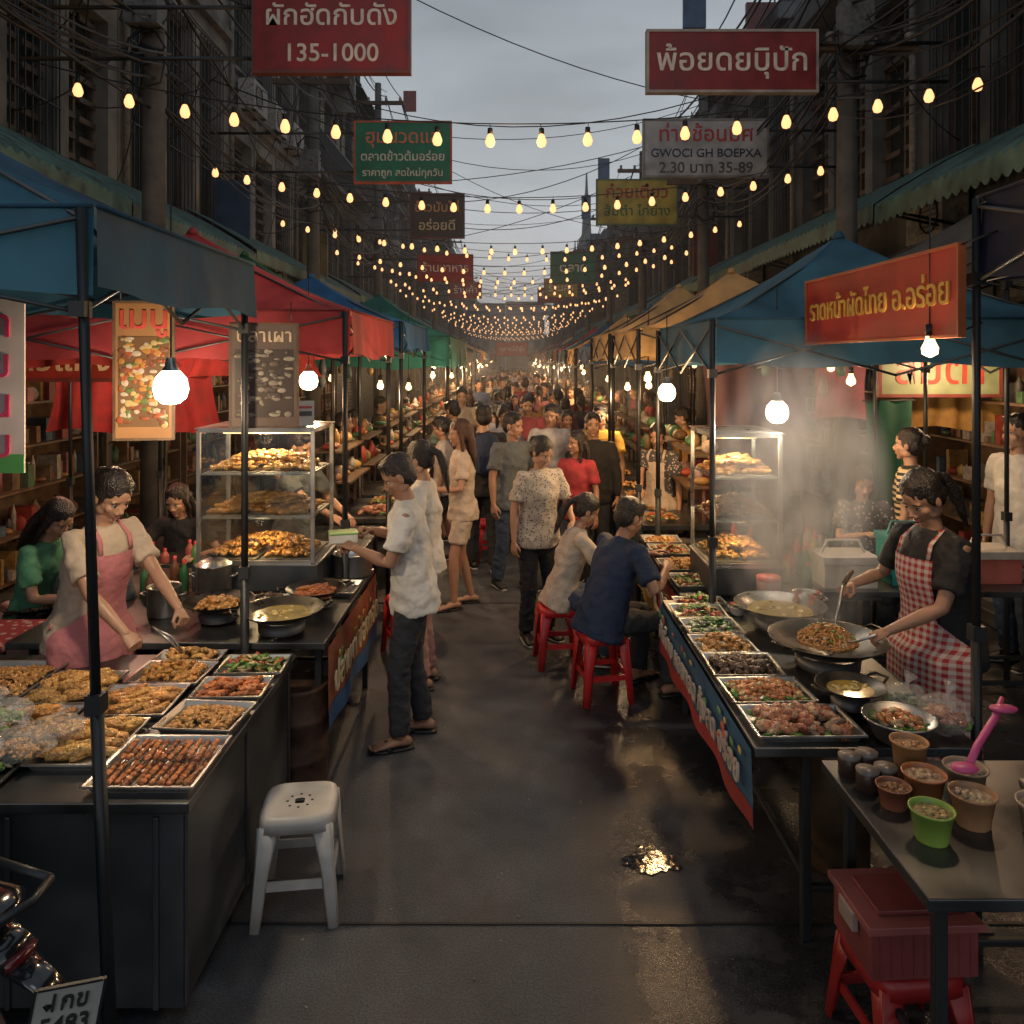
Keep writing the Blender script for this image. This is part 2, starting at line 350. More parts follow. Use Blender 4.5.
        for q in(-1,1):
            c,a,b=pr(.40); p0=c+s*q*math.sin(.55)*a+f*(math.cos(.55)*b+.016)
            mb.tube([p0,p+d*.465*k+s*q*.085*k+f*.09*k,p+d*.515*k+s*q*.075*k+f*.01,p+d*.49*k+s*q*.03*k-f*.07*k],[(.013,.004)]*4,apron,8,side=s)
            c,a,b=pr(.02); mb.tube([c+s*q*a+s*q*.018,c-f*(b+.014)+s*q*.02],[(.006,.012)]*2,apron,8,side=f)
    return mb,yaw
def person(name,**k):
    mb,yaw=body(**k); o=mb.obj(name,loc=(*k.get('loc',(0,0)),0)); o.rotation_euler[2]=yaw; return o
def cl(n,c,r=.85): return mat(n,c,r,ns=7,na=.22,bump=.4,bs=22,bd=.03)
C=dict(white=cl('white_tee',(.56,.54,.5)),beige=cl('beige_tee',(.44,.36,.28)),black=cl('black_tee',(.016,.016,.018)),navy=cl('navy_tee',(.015,.028,.065)),
 dgrey=cl('dark_jeans',(.022,.025,.031)),jean=cl('blue_jeans',(.04,.065,.11)),grey=cl('grey_tee',(.11,.13,.14)),yellow=cl('yellow_shirt',(.5,.28,.04)),pinkp=cl('pink_apron',(.46,.17,.19)),
 green=cl('green_tee',(.06,.2,.12)),pinkt=cl('pink_trousers',(.34,.2,.17)),red=cl('red_tee',(.35,.03,.03)),cream=cl('cream_top',(.46,.39,.31)))
C['floral']=pattern('floral_blouse','voro',(.40,.36,.30),(.12,.10,.11),48)
C['check']=pattern('gingham_apron','check',(.52,.45,.42),(.32,.022,.026),30)
C['stripe']=pattern('striped_tee','stripe',(.5,.4,.24),(.02,.02,.02),22)
C['dots']=pattern('dotted_blouse','voro',(.05,.05,.06),(.4,.35,.3),36)
BLK=M['black']
person('male_customer',loc=(-.58,4.73),face=(-1,-.12),h=1.69,head=(.1,.45),lean=.10,hr=(-.86,4.92,1.2),hl=(-.9,4.62,1.16),handl='grip',handr='grip',top=C['white'],bottom=C['dgrey'],fl=(-.1,.08,.08),fr=(.11,-.06,.08),shoes=BLK,shoetype='sandal',skin=SK2,vox=.011)
person('female_food_vendor',loc=(-2.16,4.06),face=(1,-.42),h=1.72,fem=True,fat=1.12,head=(-.1,.5),lean=.24,hr=(-1.80,3.72,.98),hl=(-1.62,3.94,.99),handl='grip',handr='grip',top=C['beige'],bottom=C['dgrey'],apron=C['pinkp'],hair='bun',shoes=BLK,vox=.011)
person('female_wok_cook',loc=(2.05,3.82),face=(-1,-.3),h=1.73,fem=True,fat=1.14,head=(.05,.55),lean=.12,hr=(1.70,4.0,1.13),hl=(1.72,3.66,1.01),handl='grip',handr='grip',top=C['black'],bottom=C['dgrey'],apron=C['check'],hair='pony',shoes=BLK,vox=.011)
person('seated_male_diner',loc=(.60,5.36),face=(.93,.45),h=1.72,pelvis=(0,0,.545),lean=.34,head=(0,.25),hr=(1.02,5.30,.86),hl=(.98,5.72,.86),top=C['navy'],bottom=C['dgrey'],fl=(-.1,.36,.08),fr=(.2,.42,.08),shoes=BLK,shoetype='sandal',fat=1.1,skin=SK2,vox=.012)
person('seated_female_diner',loc=(.36,5.95),face=(.95,.1),h=1.62,fem=True,pelvis=(0,0,.53),lean=.3,head=(0,.35),hr=(.8,5.85,.86),hl=(.8,6.1,.86),top=C['cream'],bottom=C['jean'],fl=(-.1,.36,.08),fr=(.12,.3,.08),shoes=BLK,hair='pony',vox=.013)
person('woman_in_floral_blouse',loc=(.20,6.45),face=(.45,-.9),h=1.64,fem=True,fat=1.18,head=(.35,.45),lean=.1,hl=(.48,6.28,.98),top=C['floral'],bottom=C['black'],hair='bun',shoes=BLK,vox=.013)
person('woman_in_white_top',loc=(-.60,5.55),face=(-1,.1),h=1.68,fem=True,head=(-.2,.3),hl=(-.85,5.4,1.1),top=C['white'],bottom=C['pinkt'],hair='pony',shoes=BLK,shoetype='sandal',vox=.014)
person('woman_in_shorts',loc=(-.45,7.3),face=(-.9,-.25),h=1.7,fem=True,head=(0,.1),hl=(-.7,7.1,1.1),top=C['cream'],bottom=C['cream'],btype='shorts',hair='long',hairm=HAIRB,shoes=BLK,shoetype='sandal',vox=.014,fl=(-.08,.1,.08),fr=(.09,-.1,.08))
person('man_with_backpack',loc=(-.3,8.5),face=(-.2,1),h=1.76,top=C['black'],bottom=C['dgrey'],shoes=BLK,vox=.016,fl=(-.09,.15,.08),fr=(.09,-.15,.09))
person('man_in_grey_tee',loc=(.0,7.9),face=(.6,-.8),h=1.72,head=(.3,.1),top=C['grey'],bottom=C['jean'],shoes=M['tyre'],vox=.015,fl=(-.1,.1,.08),fr=(.1,-.12,.08))
person('man_in_yellow_shirt',loc=(1.02,9.2),face=(-.3,-1),h=1.72,top=C['yellow'],bottom=C['dgrey'],shoes=BLK,vox=.017)
person('woman_in_dotted_blouse',loc=(1.45,7.9),face=(-.5,-.9),h=1.62,fem=True,hr=(1.2,7.5,1.0),head=(0,.3),top=C['dots'],bottom=C['dgrey'],apron=C['beige'],hair='bun',shoes=BLK,vox=.016)
person('seated_woman_at_stall',loc=(2.75,6.3),face=(-.3,-1),h=1.62,fem=True,pelvis=(0,0,.68),fl=(-.12,.3,.15),fr=(.12,.3,.15),lean=.15,head=(.2,.3),hr=(2.6,5.95,.95),hl=(2.95,5.95,.95),top=C['dots'],bottom=C['dgrey'],hair='long',shoes=BLK,vox=.016)
person('woman_in_striped_tee',loc=(3.05,6.1),face=(-.8,.6),h=1.72,fem=True,top=C['stripe'],bottom=C['dgrey'],hair='bun',shoes=BLK,vox=.016)
person('man_in_white_tee',loc=(3.75,5.9),face=(-1,-.2),h=1.84,top=C['white'],bottom=C['jean'],shoes=BLK,vox=.016)
person('seated_woman_in_green_tee',loc=(-3.0,5.0),face=(.9,-.3),h=1.66,fem=True,pelvis=(0,0,.66),fl=(-.12,.3,.2),fr=(.12,.3,.2),lean=.3,head=(0,.5),hr=(-2.6,4.8,.82),hl=(-2.6,5.2,.82),top=C['green'],bottom=C['dgrey'],hair='long',shoes=BLK,vox=.016)
person('seated_woman_in_black',loc=(-2.55,6.3),face=(-.1,-1),h=1.64,fem=True,pelvis=(0,0,.56),fl=(-.12,.36,.08),fr=(.12,.36,.08),lean=.25,head=(0,.3),hr=(-2.8,5.85,.82),hl=(-2.3,5.85,.82),top=C['black'],bottom=C['dgrey'],hair='long',shoes=BLK,vox=.016)
person('male_stall_vendor',loc=(-1.75,6.4),face=(.9,-.5),h=1.68,lean=.1,head=(0,.3),hr=(-1.3,6.1,1.0),hl=(-1.35,6.5,1.0),top=C['grey'],bottom=C['dgrey'],shoes=BLK,vox=.017)
person('seated_man_in_grey_tee',loc=(-2.6,4.85),face=(.2,1),h=1.7,pelvis=(0,0,.5),fl=(-.12,.36,.08),fr=(.12,.36,.08),lean=.25,top=C['grey'],bottom=C['dgrey'],shoes=BLK,vox=.017)
CS=mat('crowd_shirt',(1,1,1),.85,objcol=True,ns=9,na=.35,bump=.4,bs=20); CP=mat('crowd_trousers',(.03,.034,.046),.85,ns=9,na=.6)
var=[]
for i in range(9):
    fem=i%2==0; st=.12*(1 if i%3 else -1)
    mb,_=body(h=1.62+.02*i if not fem else 1.58+.015*i,fem=fem,head=((i%5-2)*.25,(i%3)*.18),top=CS,bottom=CP,btype='shorts' if i in(2,5) else 'pants',
       sleeve='long' if i in(3,6) else 'short',hair=('long','short','pony','short','bun','short','long','short','pony')[i],hairm=HAIRB if i==6 else None,skin=SK if i%2 else SK2,
       fl=(-.09,st,.08),fr=(.09,-st,.08),shoes=BLK,vox=.022,hl=(-.2,.25,1.05) if i in(1,4) else None,hr=(.15,.3,1.1) if i in(4,7) else None,fat=1+.04*(i%3))
    var.append(mb.mesh('pedestrian_body_%d'%i))
cols=[(.45,.43,.4),(.02,.02,.025),(.28,.03,.03),(.04,.07,.14),(.35,.28,.2),(.07,.07,.07),(.4,.2,.05),(.25,.25,.26),(.03,.03,.05),(.2,.08,.09),(.09,.14,.12),(.42,.34,.28)]
placed=[]
def ped(x,y,vi,f,c):
    o=bpy.data.objects.new('pedestrian',var[vi]); COL.objects.link(o); o.location=(x,y,0); o.rotation_euler[2]=math.atan2(-f[0],f[1]); o.color=(*c,1); s=R.uniform(.94,1.06); o.scale=(s,s,s); placed.append((x,y))
for x,y,vi,f,c in((.62,7.6,0,(-.6,-1),(.3,.03,.04)),(.85,8.3,3,(-.3,-1),(.02,.02,.02)),(.45,9.4,1,(0,-1),(.5,.48,.45)),(-.1,9.9,8,(.2,-1),(.3,.3,.32)),(-.75,8.9,2,(-1,0),(.42,.37,.33)),(-.7,10,5,(-1,.2),(.1,.1,.12)),(.75,10.6,4,(-.4,-1),(.02,.02,.03)),(.2,10.8,7,(.1,-1),(.4,.08,.08))):
    ped(x,y,vi,f,c)
tries=0
while len(placed)<122 and tries<6000:
    tries+=1; y=10.5+R.random()**1.25*40
    x=R.uniform(-.95,1.4) 
    if any((x-a)**2+(y-b)**2<.2 for a,b in placed): continue
    f=(R.uniform(-.4,.4),-1) if R.random()<.62 else (R.uniform(-.5,.5),1)
    ped(x,y,R.randrange(9),f,R.choice(cols))
for i in range(26):
    y=8+i*1.1; sd=R.choice((-1,1)); x=sd*R.uniform(1.7,2.6); ped(x,y,R.randrange(9),(-sd,R.uniform(-.6,.1)),R.choice(cols))
print('people',time.time()-T0)
b=MB(); b.tube([(0,0,-.2),(0,0,-.17),(0,0,.1),(0,0,.2),(0,0,.23)],[(.1,.05),(.14,.08),(.14,.085),(.11,.06),(.04,.02)],C['navy'],14,side=(1,0,0))
b.box((0,-.08,-.07),(.2,.05,.16),C['navy']); b.obj('backpack',loc=(-.26,8.35,1.25),bevel=.02,rz=.2)
# ------------------------------------------------------------ ground
def asphalt():
    m=mat('asphalt',(.05,.05,.052),.7); N,L=nt(m); bs=N['Principled BSDF']; tc=[n for n in N if n.type=='TEX_COORD'][0]
    def noi(sc,det=6,r=.6):
        n=N.new('ShaderNodeTexNoise'); n.inputs['Scale'].default_value=sc; n.inputs['Detail'].default_value=det; n.inputs['Roughness'].default_value=r; L.new(tc.outputs['Object'],n.inputs['Vector']); return n.outputs['Fac']
    def mr(i,a,b_,c,d):
        q=N.new('ShaderNodeMapRange'); q.inputs[1].default_value=a;q.inputs[2].default_value=b_;q.inputs[3].default_value=c;q.inputs[4].default_value=d; L.new(i,q.inputs[0]); return q.outputs[0]
    def mul(a,b_,op='MULTIPLY'):
        q=N.new('ShaderNodeMath'); q.operation=op; L.new(a,q.inputs[0]); 
        if isinstance(b_,float): q.inputs[1].default_value=b_
        else: L.new(b_,q.inputs[1])
        return q.outputs[0]
    big=noi(.9,6,.65); mid=noi(6,4); fine=noi(120,2,.8)
    v=mul(mul(mr(big,.3,.7,.6,1.35),mr(mid,.3,.7,.75,1.25)),mr(fine,.35,.65,.5,1.7))
    sx=N.new('ShaderNodeSeparateXYZ'); L.new(tc.outputs['Object'],sx.inputs[0])
    g1=mr(sx.outputs['X'],.15,.5,0,1); g0=mr(sx.outputs['X'],-1.15,-.75,.6,0)
    g=mul(g1,g0,'MAXIMUM')
    ny=mr(noi(1.9,4,.6),.36,.5,0,1)
    wet=mul(g,ny); wet2=mul(wet,mr(mid,.3,.5,.4,1))
    col=N.new('ShaderNodeMix'); col.data_type='RGBA'; col.blend_type='MULTIPLY'; col.inputs['Factor'].default_value=1; col.inputs['A'].default_value=(.052,.055,.061,1)
    vv=mul(v,mr(wet2,0,1,1,.4)); L.new(vv,col.inputs['B']); L.new(col.outputs['Result'],bs.inputs['Base Color'])
    L.new(mul(mr(wet2,0,1,.58,.19),mr(mid,.3,.7,.8,1.2)),bs.inputs['Roughness'])
    bp_=N.new('ShaderNodeBump'); bp_.inputs['Distance'].default_value=.006; L.new(mr(wet2,0,1,.7,.4),bp_.inputs['Strength'])
    L.new(mul(fine,mul(mid,1.5),'ADD'),bp_.inputs['Height']); L.new(bp_.outputs[0],bs.inputs['Normal'])
    return m
g=MB(); g.grid(lambda u,v:(-300+600*u,-60+560*v,0),2,2,asphalt(),smooth=False); g.obj('ground')
pv=mat('pavement_concrete',(.16,.155,.145),.8,ns=3,na=.5,bump=.3,bs=30)
for s in(-1,1):
    b=MB(); b.box((s*5.0,60,.06),(1.6,140,.12),pv); b.box((s*4.12,60,.065),(.16,140,.13),M['counter']); b.obj('pavement',bevel=.01)
b=MB(); jm=mat('joint_tar',(.012,.012,.012),.5)
for y in(3.19,7.4,12,17,23): b.box((0,y,.003),(8,.012,.004),jm)
b.obj('road_joints')
# shallow puddle: thin wet film, same dark tone as the wet asphalt round it
wm=mat('puddle_water',(.022,.022,.024),.07,ns=5,na=.2,bump=.25,bs=26,bd=.01)
def pud(cx,cy,a,bb,seed):
    b=MB(); V=[(cx,cy,.0045)]; n=90
    for i in range(n):
        t=2*math.pi*i/n; r=1+.55*noise.noise(V3((math.cos(t)*1.4+seed,math.sin(t)*1.4,seed)))+.3*noise.noise(V3((math.cos(t)*4+seed,math.sin(t)*4,seed)))
        V.append((cx+a*r*math.cos(t),cy+bb*r*math.sin(t),.0045))
    b.add(V,[(0,i+1,(i+1)%n+1) for i in range(n)],wm); b.obj('puddle')
pud(.63,3.60,.12,.09,1.3)
b=MB()
for i in range(90):
    x=R.uniform(-.9,.9); y=R.uniform(2.4,9); c=R.choice([(.2,.18,.15),(.12,.1,.07),(.25,.24,.22)]); b.box((x,y,.003),(R.uniform(.003,.012),R.uniform(.003,.008),.003),M['goods'],col=c,rz=R.uniform(0,3))
b.obj('street_litter')
# ------------------------------------------------------------ signs
def text(par,s,size,color,loc,rot=(math.pi/2,0,0),ext=.004,wfit=None,name='lettering'):
    cu=bpy.data.curves.new(name,'FONT'); cu.body=s; cu.size=size; cu.align_x='CENTER'; cu.align_y='CENTER'; cu.extrude=ext; cu.offset=size*.009
    o=bpy.data.objects.new(name,cu); COL.objects.link(o); o.parent=par; o.location=loc; o.rotation_euler=rot
    key='ink_%.2f_%.2f_%.2f'%color
    m=bpy.data.materials.get(key) or mat(key,color,.45,ns=6,na=.3); cu.materials.append(m)
    if wfit:
        bpy.context.view_layer.update(); w=o.dimensions.x
        if w>.01: o.scale=(wfit/w,min(wfit/w,1.6),1)
    return o
def sign(name,c,w,h,rz,board,lines,frame=(.2,.05,.04),thick=.08,arm=None,tilt=0,edge=.03):
    e=empty(name,c,rz); e.rotation_euler[1]=tilt
    b=MB(); b.box((0,0,0),(w,thick,h),M['signlit'],col=board)
    for sx in(-1,1): b.box((sx*(w/2),0,0),(edge,thick+.02,h+edge),M['signlit'],col=frame)
    for sz in(-1,1): b.box((0,0,sz*(h/2)),(w-edge,thick+.02,edge),M['signlit'],col=frame)
    b.obj('board',e)
    for s,size,colr,dz,wf in lines: text(e,s,size,colr,(0,-thick/2-.004,dz),wfit=wf)
    if arm:
        b=MB(); xa=arm-c[0]
        for z in(h*.32,-h*.32): b.cyl((math.copysign(w/2,xa),0,z),(xa,0,z),.022,M['pole'],8)
        b.cyl((math.copysign(w/2,xa),0,h*.3),(xa,0,h*.3+.9),.012,M['pole'],8)
        b.obj('bracket',e)
    return e
cr=(.8,.72,.6)
sign('red_hanging_sign',(-1.8,8,5.52),1.55,.8,0,(.3,.022,.022),[('ผักฮัดกับดัง',.36,cr,.15,1.3),('135-1000',.28,cr,-.22,.9)],arm=-4.9)
sign('red_hanging_sign',(2.47,9,5.6),1.9,.68,0,(.24,.018,.018),[('พ้อยดยบุิปัก',.46,cr,0,1.68)],frame=(.4,.35,.3),arm=4.9)
sign('green_hanging_sign',(-1.77,13,5.62),1.56,.98,0,(.015,.19,.10),[('ฮุมนวดแส',.42,(.75,.2,.1),.24,1.2),('ตลาดข้าวต้มอร่อย',.27,cr,-.08,1.35),('ราคาถูก สดใหม่ทุกวัน',.2,cr,-.34,1.3)],frame=(.5,.1,.05),arm=-4.9)
sign('white_hanging_sign',(2.9,12,5.42),1.85,.85,0,(.46,.47,.47),[('ท่ายช้อนมิศ',.36,(.5,.05,.05),.2,1.4),('GWOCI GH BOEPXA',.24,(.03,.05,.12),-.08,1.65),('2.30 บาท 35-89',.16,(.1,.1,.1),-.3,1.4)],frame=(.25,.25,.25),arm=4.9)
sign('brown_hanging_sign',(-1.87,20,5.85),1.35,1.1,0,(.06,.03,.02),[('ข้าวมันไก่',.36,(.75,.35,.1),.2,1.1),('อร่อยดี',.36,(.75,.6,.3),-.25,.9)],arm=-4.9)
sign('yellow_hanging_sign',(2.65,17,5.6),1.7,.95,0,(.46,.36,.06),[('ก๋วยเตี๋ยว',.42,(.4,.03,.02),.2,1.3),('ส้มตำ ไก่ย่าง',.28,(.05,.15,.05),-.2,1.4)],frame=(.1,.2,.1),arm=4.9)
sign('red_hanging_sign',(-2.0,24,5.0),1.65,.8,0,(.4,.02,.02),[('ร้านอาหาร',.4,cr,0,1.4)],arm=-4.9)
sign('green_hanging_sign',(2.3,30,5.7),1.7,1.2,0,(.02,.14,.08),[('ตลาด',.5,cr,0,1.0)],arm=4.9)
sign('red_street_banner',(.0,48,2.9),1.9,.8,0,(.5,.05,.08),[('ตลาดโต้รุ่ง',.4,cr,0,1.5)],thick=.03)
for i,(y,s) in enumerate(((27,-1),(36,1),(38,-1),(45,1),(52,-1),(60,1))):
    sign('hanging_shop_sign',(s*2.2,y,R.uniform(5,6)),1.5,R.uniform(.7,1.1),0,R.choice([(.3,.03,.03),(.02,.13,.2),(.4,.3,.05),(.35,.35,.35)]),[('ร้านค้า',.4,cr,0,1.1)],arm=s*4.9)
e=sign('red_stall_banner',(1.75,3.92,2.525),1.58,.36,-math.pi/2+.01,(.42,.035,.02),[('ราดหน้าผัดไทย อ.อร่อย',.2,(.72,.42,.08),0,1.45)],frame=(.4,.10,.03),thick=.012,edge=.012)
b=MB(); b.cyl((1.76,4.72,2.68),(1.76,4.8,2.5),.004,BLK,6); b.cyl((1.75,3.13,2.7),(1.87,3.05,2.75),.004,BLK,6); b.cyl((1.75,3.13,2.36),(1.88,3.2,2.4),.004,BLK,6); b.obj('banner_rope')
def photo_poster(name,c,w,h,rz,base,n,txt=None,tcol=(.8,.1,.1),pal=None):
    e=empty(name,c,rz); b=MB(); b.box((0,0,0),(w,.01,h),M['print'],col=base)
    b.box((0,-.006,-h*.08),(w*.86,.004,h*.66),M['print'],col=tuple(x*.45 for x in base))
    for i in range(n):
        b.ell((R.uniform(-.38,.38)*w,-.009,R.uniform(-.40,.24)*h),(R.uniform(.03,.10)*w,.002,R.uniform(.010,.03)*h),M['print'],10,6,col=R.choice(pal))
    for sx in(-1,1): b.box((sx*w/2,0,0),(.012,.018,h+.01),M['wood'])
    for sx in(-1,1): b.box((0,0,sx*h/2),(w-.014,.018,.012),M['wood'])
    b.cyl((-w*.4,0,h/2),(-w*.4,0,h/2+.12),.003,BLK,6); b.cyl((w*.4,0,h/2),(w*.4,0,h/2+.12),.003,BLK,6)
    b.obj('panel',e)
    if txt: text(e,txt,.1,tcol,(0,-.008,h*.38),wfit=w*.8)
photo_poster('menu_poster',(-1.72,3.74,2.2),.26,.64,.15,(.26,.13,.05),150,'เมนู',(.4,.05,.04),[(.3,.14,.03),(.24,.06,.02),(.32,.24,.1),(.08,.11,.03),(.34,.28,.22),(.14,.05,.02)])
photo_poster('menu_board',(-1.30,4.2,2.17),.34,.54,.35,(.12,.08,.06),90,'ปลาเผา',(.6,.45,.3),[(.22,.18,.14),(.12,.09,.06),(.3,.26,.2),(.07,.05,.04)])
e=empty('vertical_stall_banner',(-2.17,3.4,2.14)); b=MB(); b.box((0,0,0),(.2,.008,.74),M['print'],col=(.5,.43,.41)); b.box((0,-.006,-.33),(.2,.004,.08),M['print'],col=(.07,.28,.07)); b.obj('panel',e)
for i,ch in enumerate('กขนม'): text(e,ch,.17,(.42,.03,.09),(0,-.008,.26-.17*i))
# ------------------------------------------------------------ canopies
def canopy(name,x0,x1,y0,y1,ze,zp,drop,m,lean=0,legs=True):
    e=empty(name,(0,0,0)); b=MB(); pk=V3(((x0+x1)/2,(y0+y1)/2,zp)); cs=[V3((x0,y0,ze)),V3((x1,y0,ze)),V3((x1,y1,ze)),V3((x0,y1,ze))]
    sd=R.uniform(0,50)
    for i in range(4):
        a,c=cs[i],cs[(i+1)%4]; nrm=(c-a).normalized().cross(V3((0,0,1)))
        def fn(u,v,a=a,c=c):
            q=lerp(lerp(a,c,u),pk,v*.985); sag=.12*math.sin(math.pi*u)*(1-v)*math.sin(math.pi*v)*1.2+.06*math.sin(math.pi*v)
            q=q-V3((0,0,sag)); q.z+=.035*noise.noise(q*3+V3((sd,0,0)))*(1 if 0<v<1 and 0<u<1 else 0); return tuple(q)
        b.grid(fn,18,12,m)
        L=(c-a).length
        def fv(u,v,a=a,c=c,nrm=nrm,L=L):
            q=lerp(a,c,u); q=q+nrm*(.006+v*(.014+.02*noise.noise(q*4)+.008*math.sin(u*L*17+sd)))-V3((0,0,drop*v*(1+.06*math.sin(u*L*5+sd)*v))); return tuple(q)
        b.grid(fv,max(12,int(L*18)),3,m)
        b.tube([tuple(a+nrm*.01),tuple(c+nrm*.01)],[.008,.008],m,6)
    b.tube([tuple(pk-V3((0,0,.02))),tuple(pk+V3((0,0,.03)))],[.05,.02],m,10)
    b.obj('canopy_cloth',e)
    b=MB(); ins=.03
    for i,q in enumerate(cs):
        x=q.x+(ins if q.x==x0 else -ins); y=q.y+(ins if q.y==y0 else -ins); lx=lean if i in(0,1) else 0
        if legs:
            b.tube([(x+lx,y,0),(x+lx*.5,y,1.2)],[.023,.023],M['pole'],4); b.tube([(x+lx*.5,y,1.15),(x,y,ze-.01)],[.018,.018],M['pole'],4)
            b.box((x+lx,y,.006),(.09,.09,.012),M['pole']); b.box((x+lx*.5,y,1.17),(.05,.05,.06),M['pole']); b.box((x,y,ze-.33),(.05,.05,.05),M['pole'])
        n=cs[(i+1)%4]
        nx=n.x+(ins if n.x==x0 else -ins); ny=n.y+(ins if n.y==y0 else -ins); md=((x+nx)/2,(y+ny)/2)
        for (z1,z2) in((ze-.04,ze-.34),(ze-.34,ze-.04)):
            b.cyl((x,y,z1),(md[0],md[1],z2),.008,M['steeld'],6); b.cyl((md[0],md[1],z1),(nx,ny,z2),.008,M['steeld'],6)
        b.cyl((x,y,ze-.04),tuple(pk-V3((0,0,.08))),.009,M['steeld'],6)
    b.obj('canopy_frame',e)
canopy('blue_canopy',-4.3,-1.33,2.55,4.1,2.74,3.5,.27,CV['blue'],lean=.1)
canopy('red_canopy',-3.9,-1.07,5.3,7.15,2.58,3.25,.31,CV['red'])
canopy('green_canopy',-3.7,-1.6,7.25,8.6,2.75,3.3,.2,CV['green'])
canopy('blue_canopy',-3.3,-1.02,7.6,9.6,2.62,3.15,.26,CV['sky'])
canopy('teal_canopy',-3.1,-.78,10.0,13.4,2.55,3.2,.4,CV['teal'])
canopy('blue_canopy',1.22,3.4,4.78,6.55,2.5,3.13,.28,CV['blue'])
canopy('navy_canopy',1.87,4.6,.9,3.2,2.9,3.6,.33,CV['navy'])
canopy('tan_canopy',1.1,3.1,6.8,8.5,2.52,3.1,.25,CV['tan'])
canopy('tan_canopy',1.1,3.0,8.8,10.8,2.55,3.15,.3,CV['tan'])
canopy('grey_canopy',3.45,5.2,5.5,8.6,3.1,3.7,.2,CV['grey'])
y=11.2
cyc=['sky','tan','blue','red','teal','blue','tan','sky','red','grey']
i=0
while y<60:
    d=R.uniform(2.2,3); canopy('stall_canopy',1.15,3.2,y,y+d,R.uniform(2.45,2.6),3.1,.28,CV[cyc[i%10]],legs=y<25); 
    y2=y+2.6; d2=d; canopy('stall_canopy',-3.2,-1.1,y2,y2+d2,R.uniform(2.45,2.6),3.1,.28,CV[cyc[(i*3+3)%10]],legs=y<25); y+=d+.25; i+=1
# ------------------------------------------------------------ lamps
def plight(par,loc,w,col,r=.05):
    l=bpy.data.lights.new('glow','POINT'); l.energy=w; l.color=col; l.shadow_soft_size=r; o=bpy.data.objects.new('glow',l); COL.objects.link(o); o.parent=par; o.location=loc
WC=(1,.66,.36)
def stall_lamp(x,y,z,w=45,col=WC,big=False,zt=None,light=True):
    e=empty('hanging_lamp',(x,y,z)); b=MB(); zt=(zt or 2.75)-z
    b.cyl((0,0,.09),(0,0,zt),.004,BLK,6); b.cyl((0,0,.05),(0,0,.1),.018,BLK,10)
    if big:
        b.lathe([(.018,.12),(.024,.085),(.036,.068)],(0,0,0),M['alu'],20); b.lathe([(.001,.068),(.036,.066),(.062,.035),(.07,-.01),(.06,-.045),(.035,-.066),(.001,-.072)],(0,0,0),M['lampw'],18)
    else: b.lathe([(.001,.055),(.016,.05),(.02,.03),(.034,0),(.03,-.025),(.001,-.04)],(0,0,0),M['bulbfar'],14)
    b.obj('shade',e)
    if light: plight(e,(0,0,-.14 if big else -.1),w,col,.06)
stall_lamp(-1.39,3.26,2.14,42,(1,.76,.5),True,3.1)
stall_lamp(1.64,4.95,1.93,46,(1,.86,.7),True,2.7)
stall_lamp(1.20,6.2,2.0,38,(1,.62,.3),True,2.6)
stall_lamp(-1.5,5.9,2.1,40,(1,.62,.32),True,2.9)
stall_lamp(-2.3,5.0,2.1,22,(1,.7,.45),False,3)
stall_lamp(1.75,3.35,2.3,20,WC,False,2.9)
stall_lamp(2.5,5.9,2.1,24,WC,False,2.9)
stall_lamp(1.18,6.95,2.1,46,(1,.56,.24),False,2.6)  # added lamp, positioned so its warm reflection lands on the wet asphalt
stall_lamp(-1.3,7.9,2.0,44); stall_lamp(-1.15,8.9,1.95,0,light=False); stall_lamp(-1.05,10.6,2.05,50); stall_lamp(-.95,12.6,2.0,0,light=False)
stall_lamp(1.35,7.9,2.0,0,light=False); stall_lamp(1.3,9.0,1.95,52); stall_lamp(1.25,10.4,2.0,0,light=False)
stall_lamp(-3.2,6.5,2.4,34,(1,.5,.33)); stall_lamp(3.9,6.8,2.3,34,(1,.62,.36)); 
for k in range(10):
    s=-1 if k%2 else 1; stall_lamp(s*R.uniform(2.0,3.4),R.uniform(6.8,11),R.uniform(1.9,2.4),0,light=False)
y=13.5; k=0
while y<46:
    for s in(-1,1):
        stall_lamp(s*R.uniform(1.1,1.4),y+R.uniform(-.6,.6),R.uniform(1.95,2.2),90,R.choice([(1,.62,.32),(1,.7,.42),(1,.56,.26)]),light=(k%2==0) and y<38)
        k+=1
    k+=1; y+=2.2
def string(y,zc,y2=None,sp=.44,half=4.2,k=.031,ph=0,light=0,sc=1.0):
    b=MB(); y2=y if y2 is None else y2; f=lambda x:(x,y+(y2-y)*(x+half)/(2*half),zc+k*x*x)
    n=24; b.tube([f(-half+2*half*i/n) for i in range(n+1)],[.006]*(n+1),BLK,5)
    x=-half+.15+ph
    while x<half:
        px,py,pz=f(x); sw=R.uniform(-.015,.015)
        b.cyl((px,py,pz),(px+sw,py,pz-.045),.0035,BLK,5); b.cyl((px+sw,py,pz-.04),(px+sw,py,pz-.09),.018*sc,BLK,8,r2=.02*sc)
        if R.random()>.04: b.lathe([(.012*sc,-.088),(.02*sc,-.10),(.034*sc,-.09-.045*sc),(.036*sc,-.09-.065*sc),(.026*sc,-.09-.09*sc),(.001,-.09-.1*sc)],(px+sw,py,pz),M['bulb'],10 if y<12 else 7)
        x+=sp*R.uniform(.93,1.07)
    o=b.obj('string_lights')
    if light: plight(o,(0,(y+y2)/2,zc-.25),light,(1,.55,.24),.3)
y=7.0; i=0
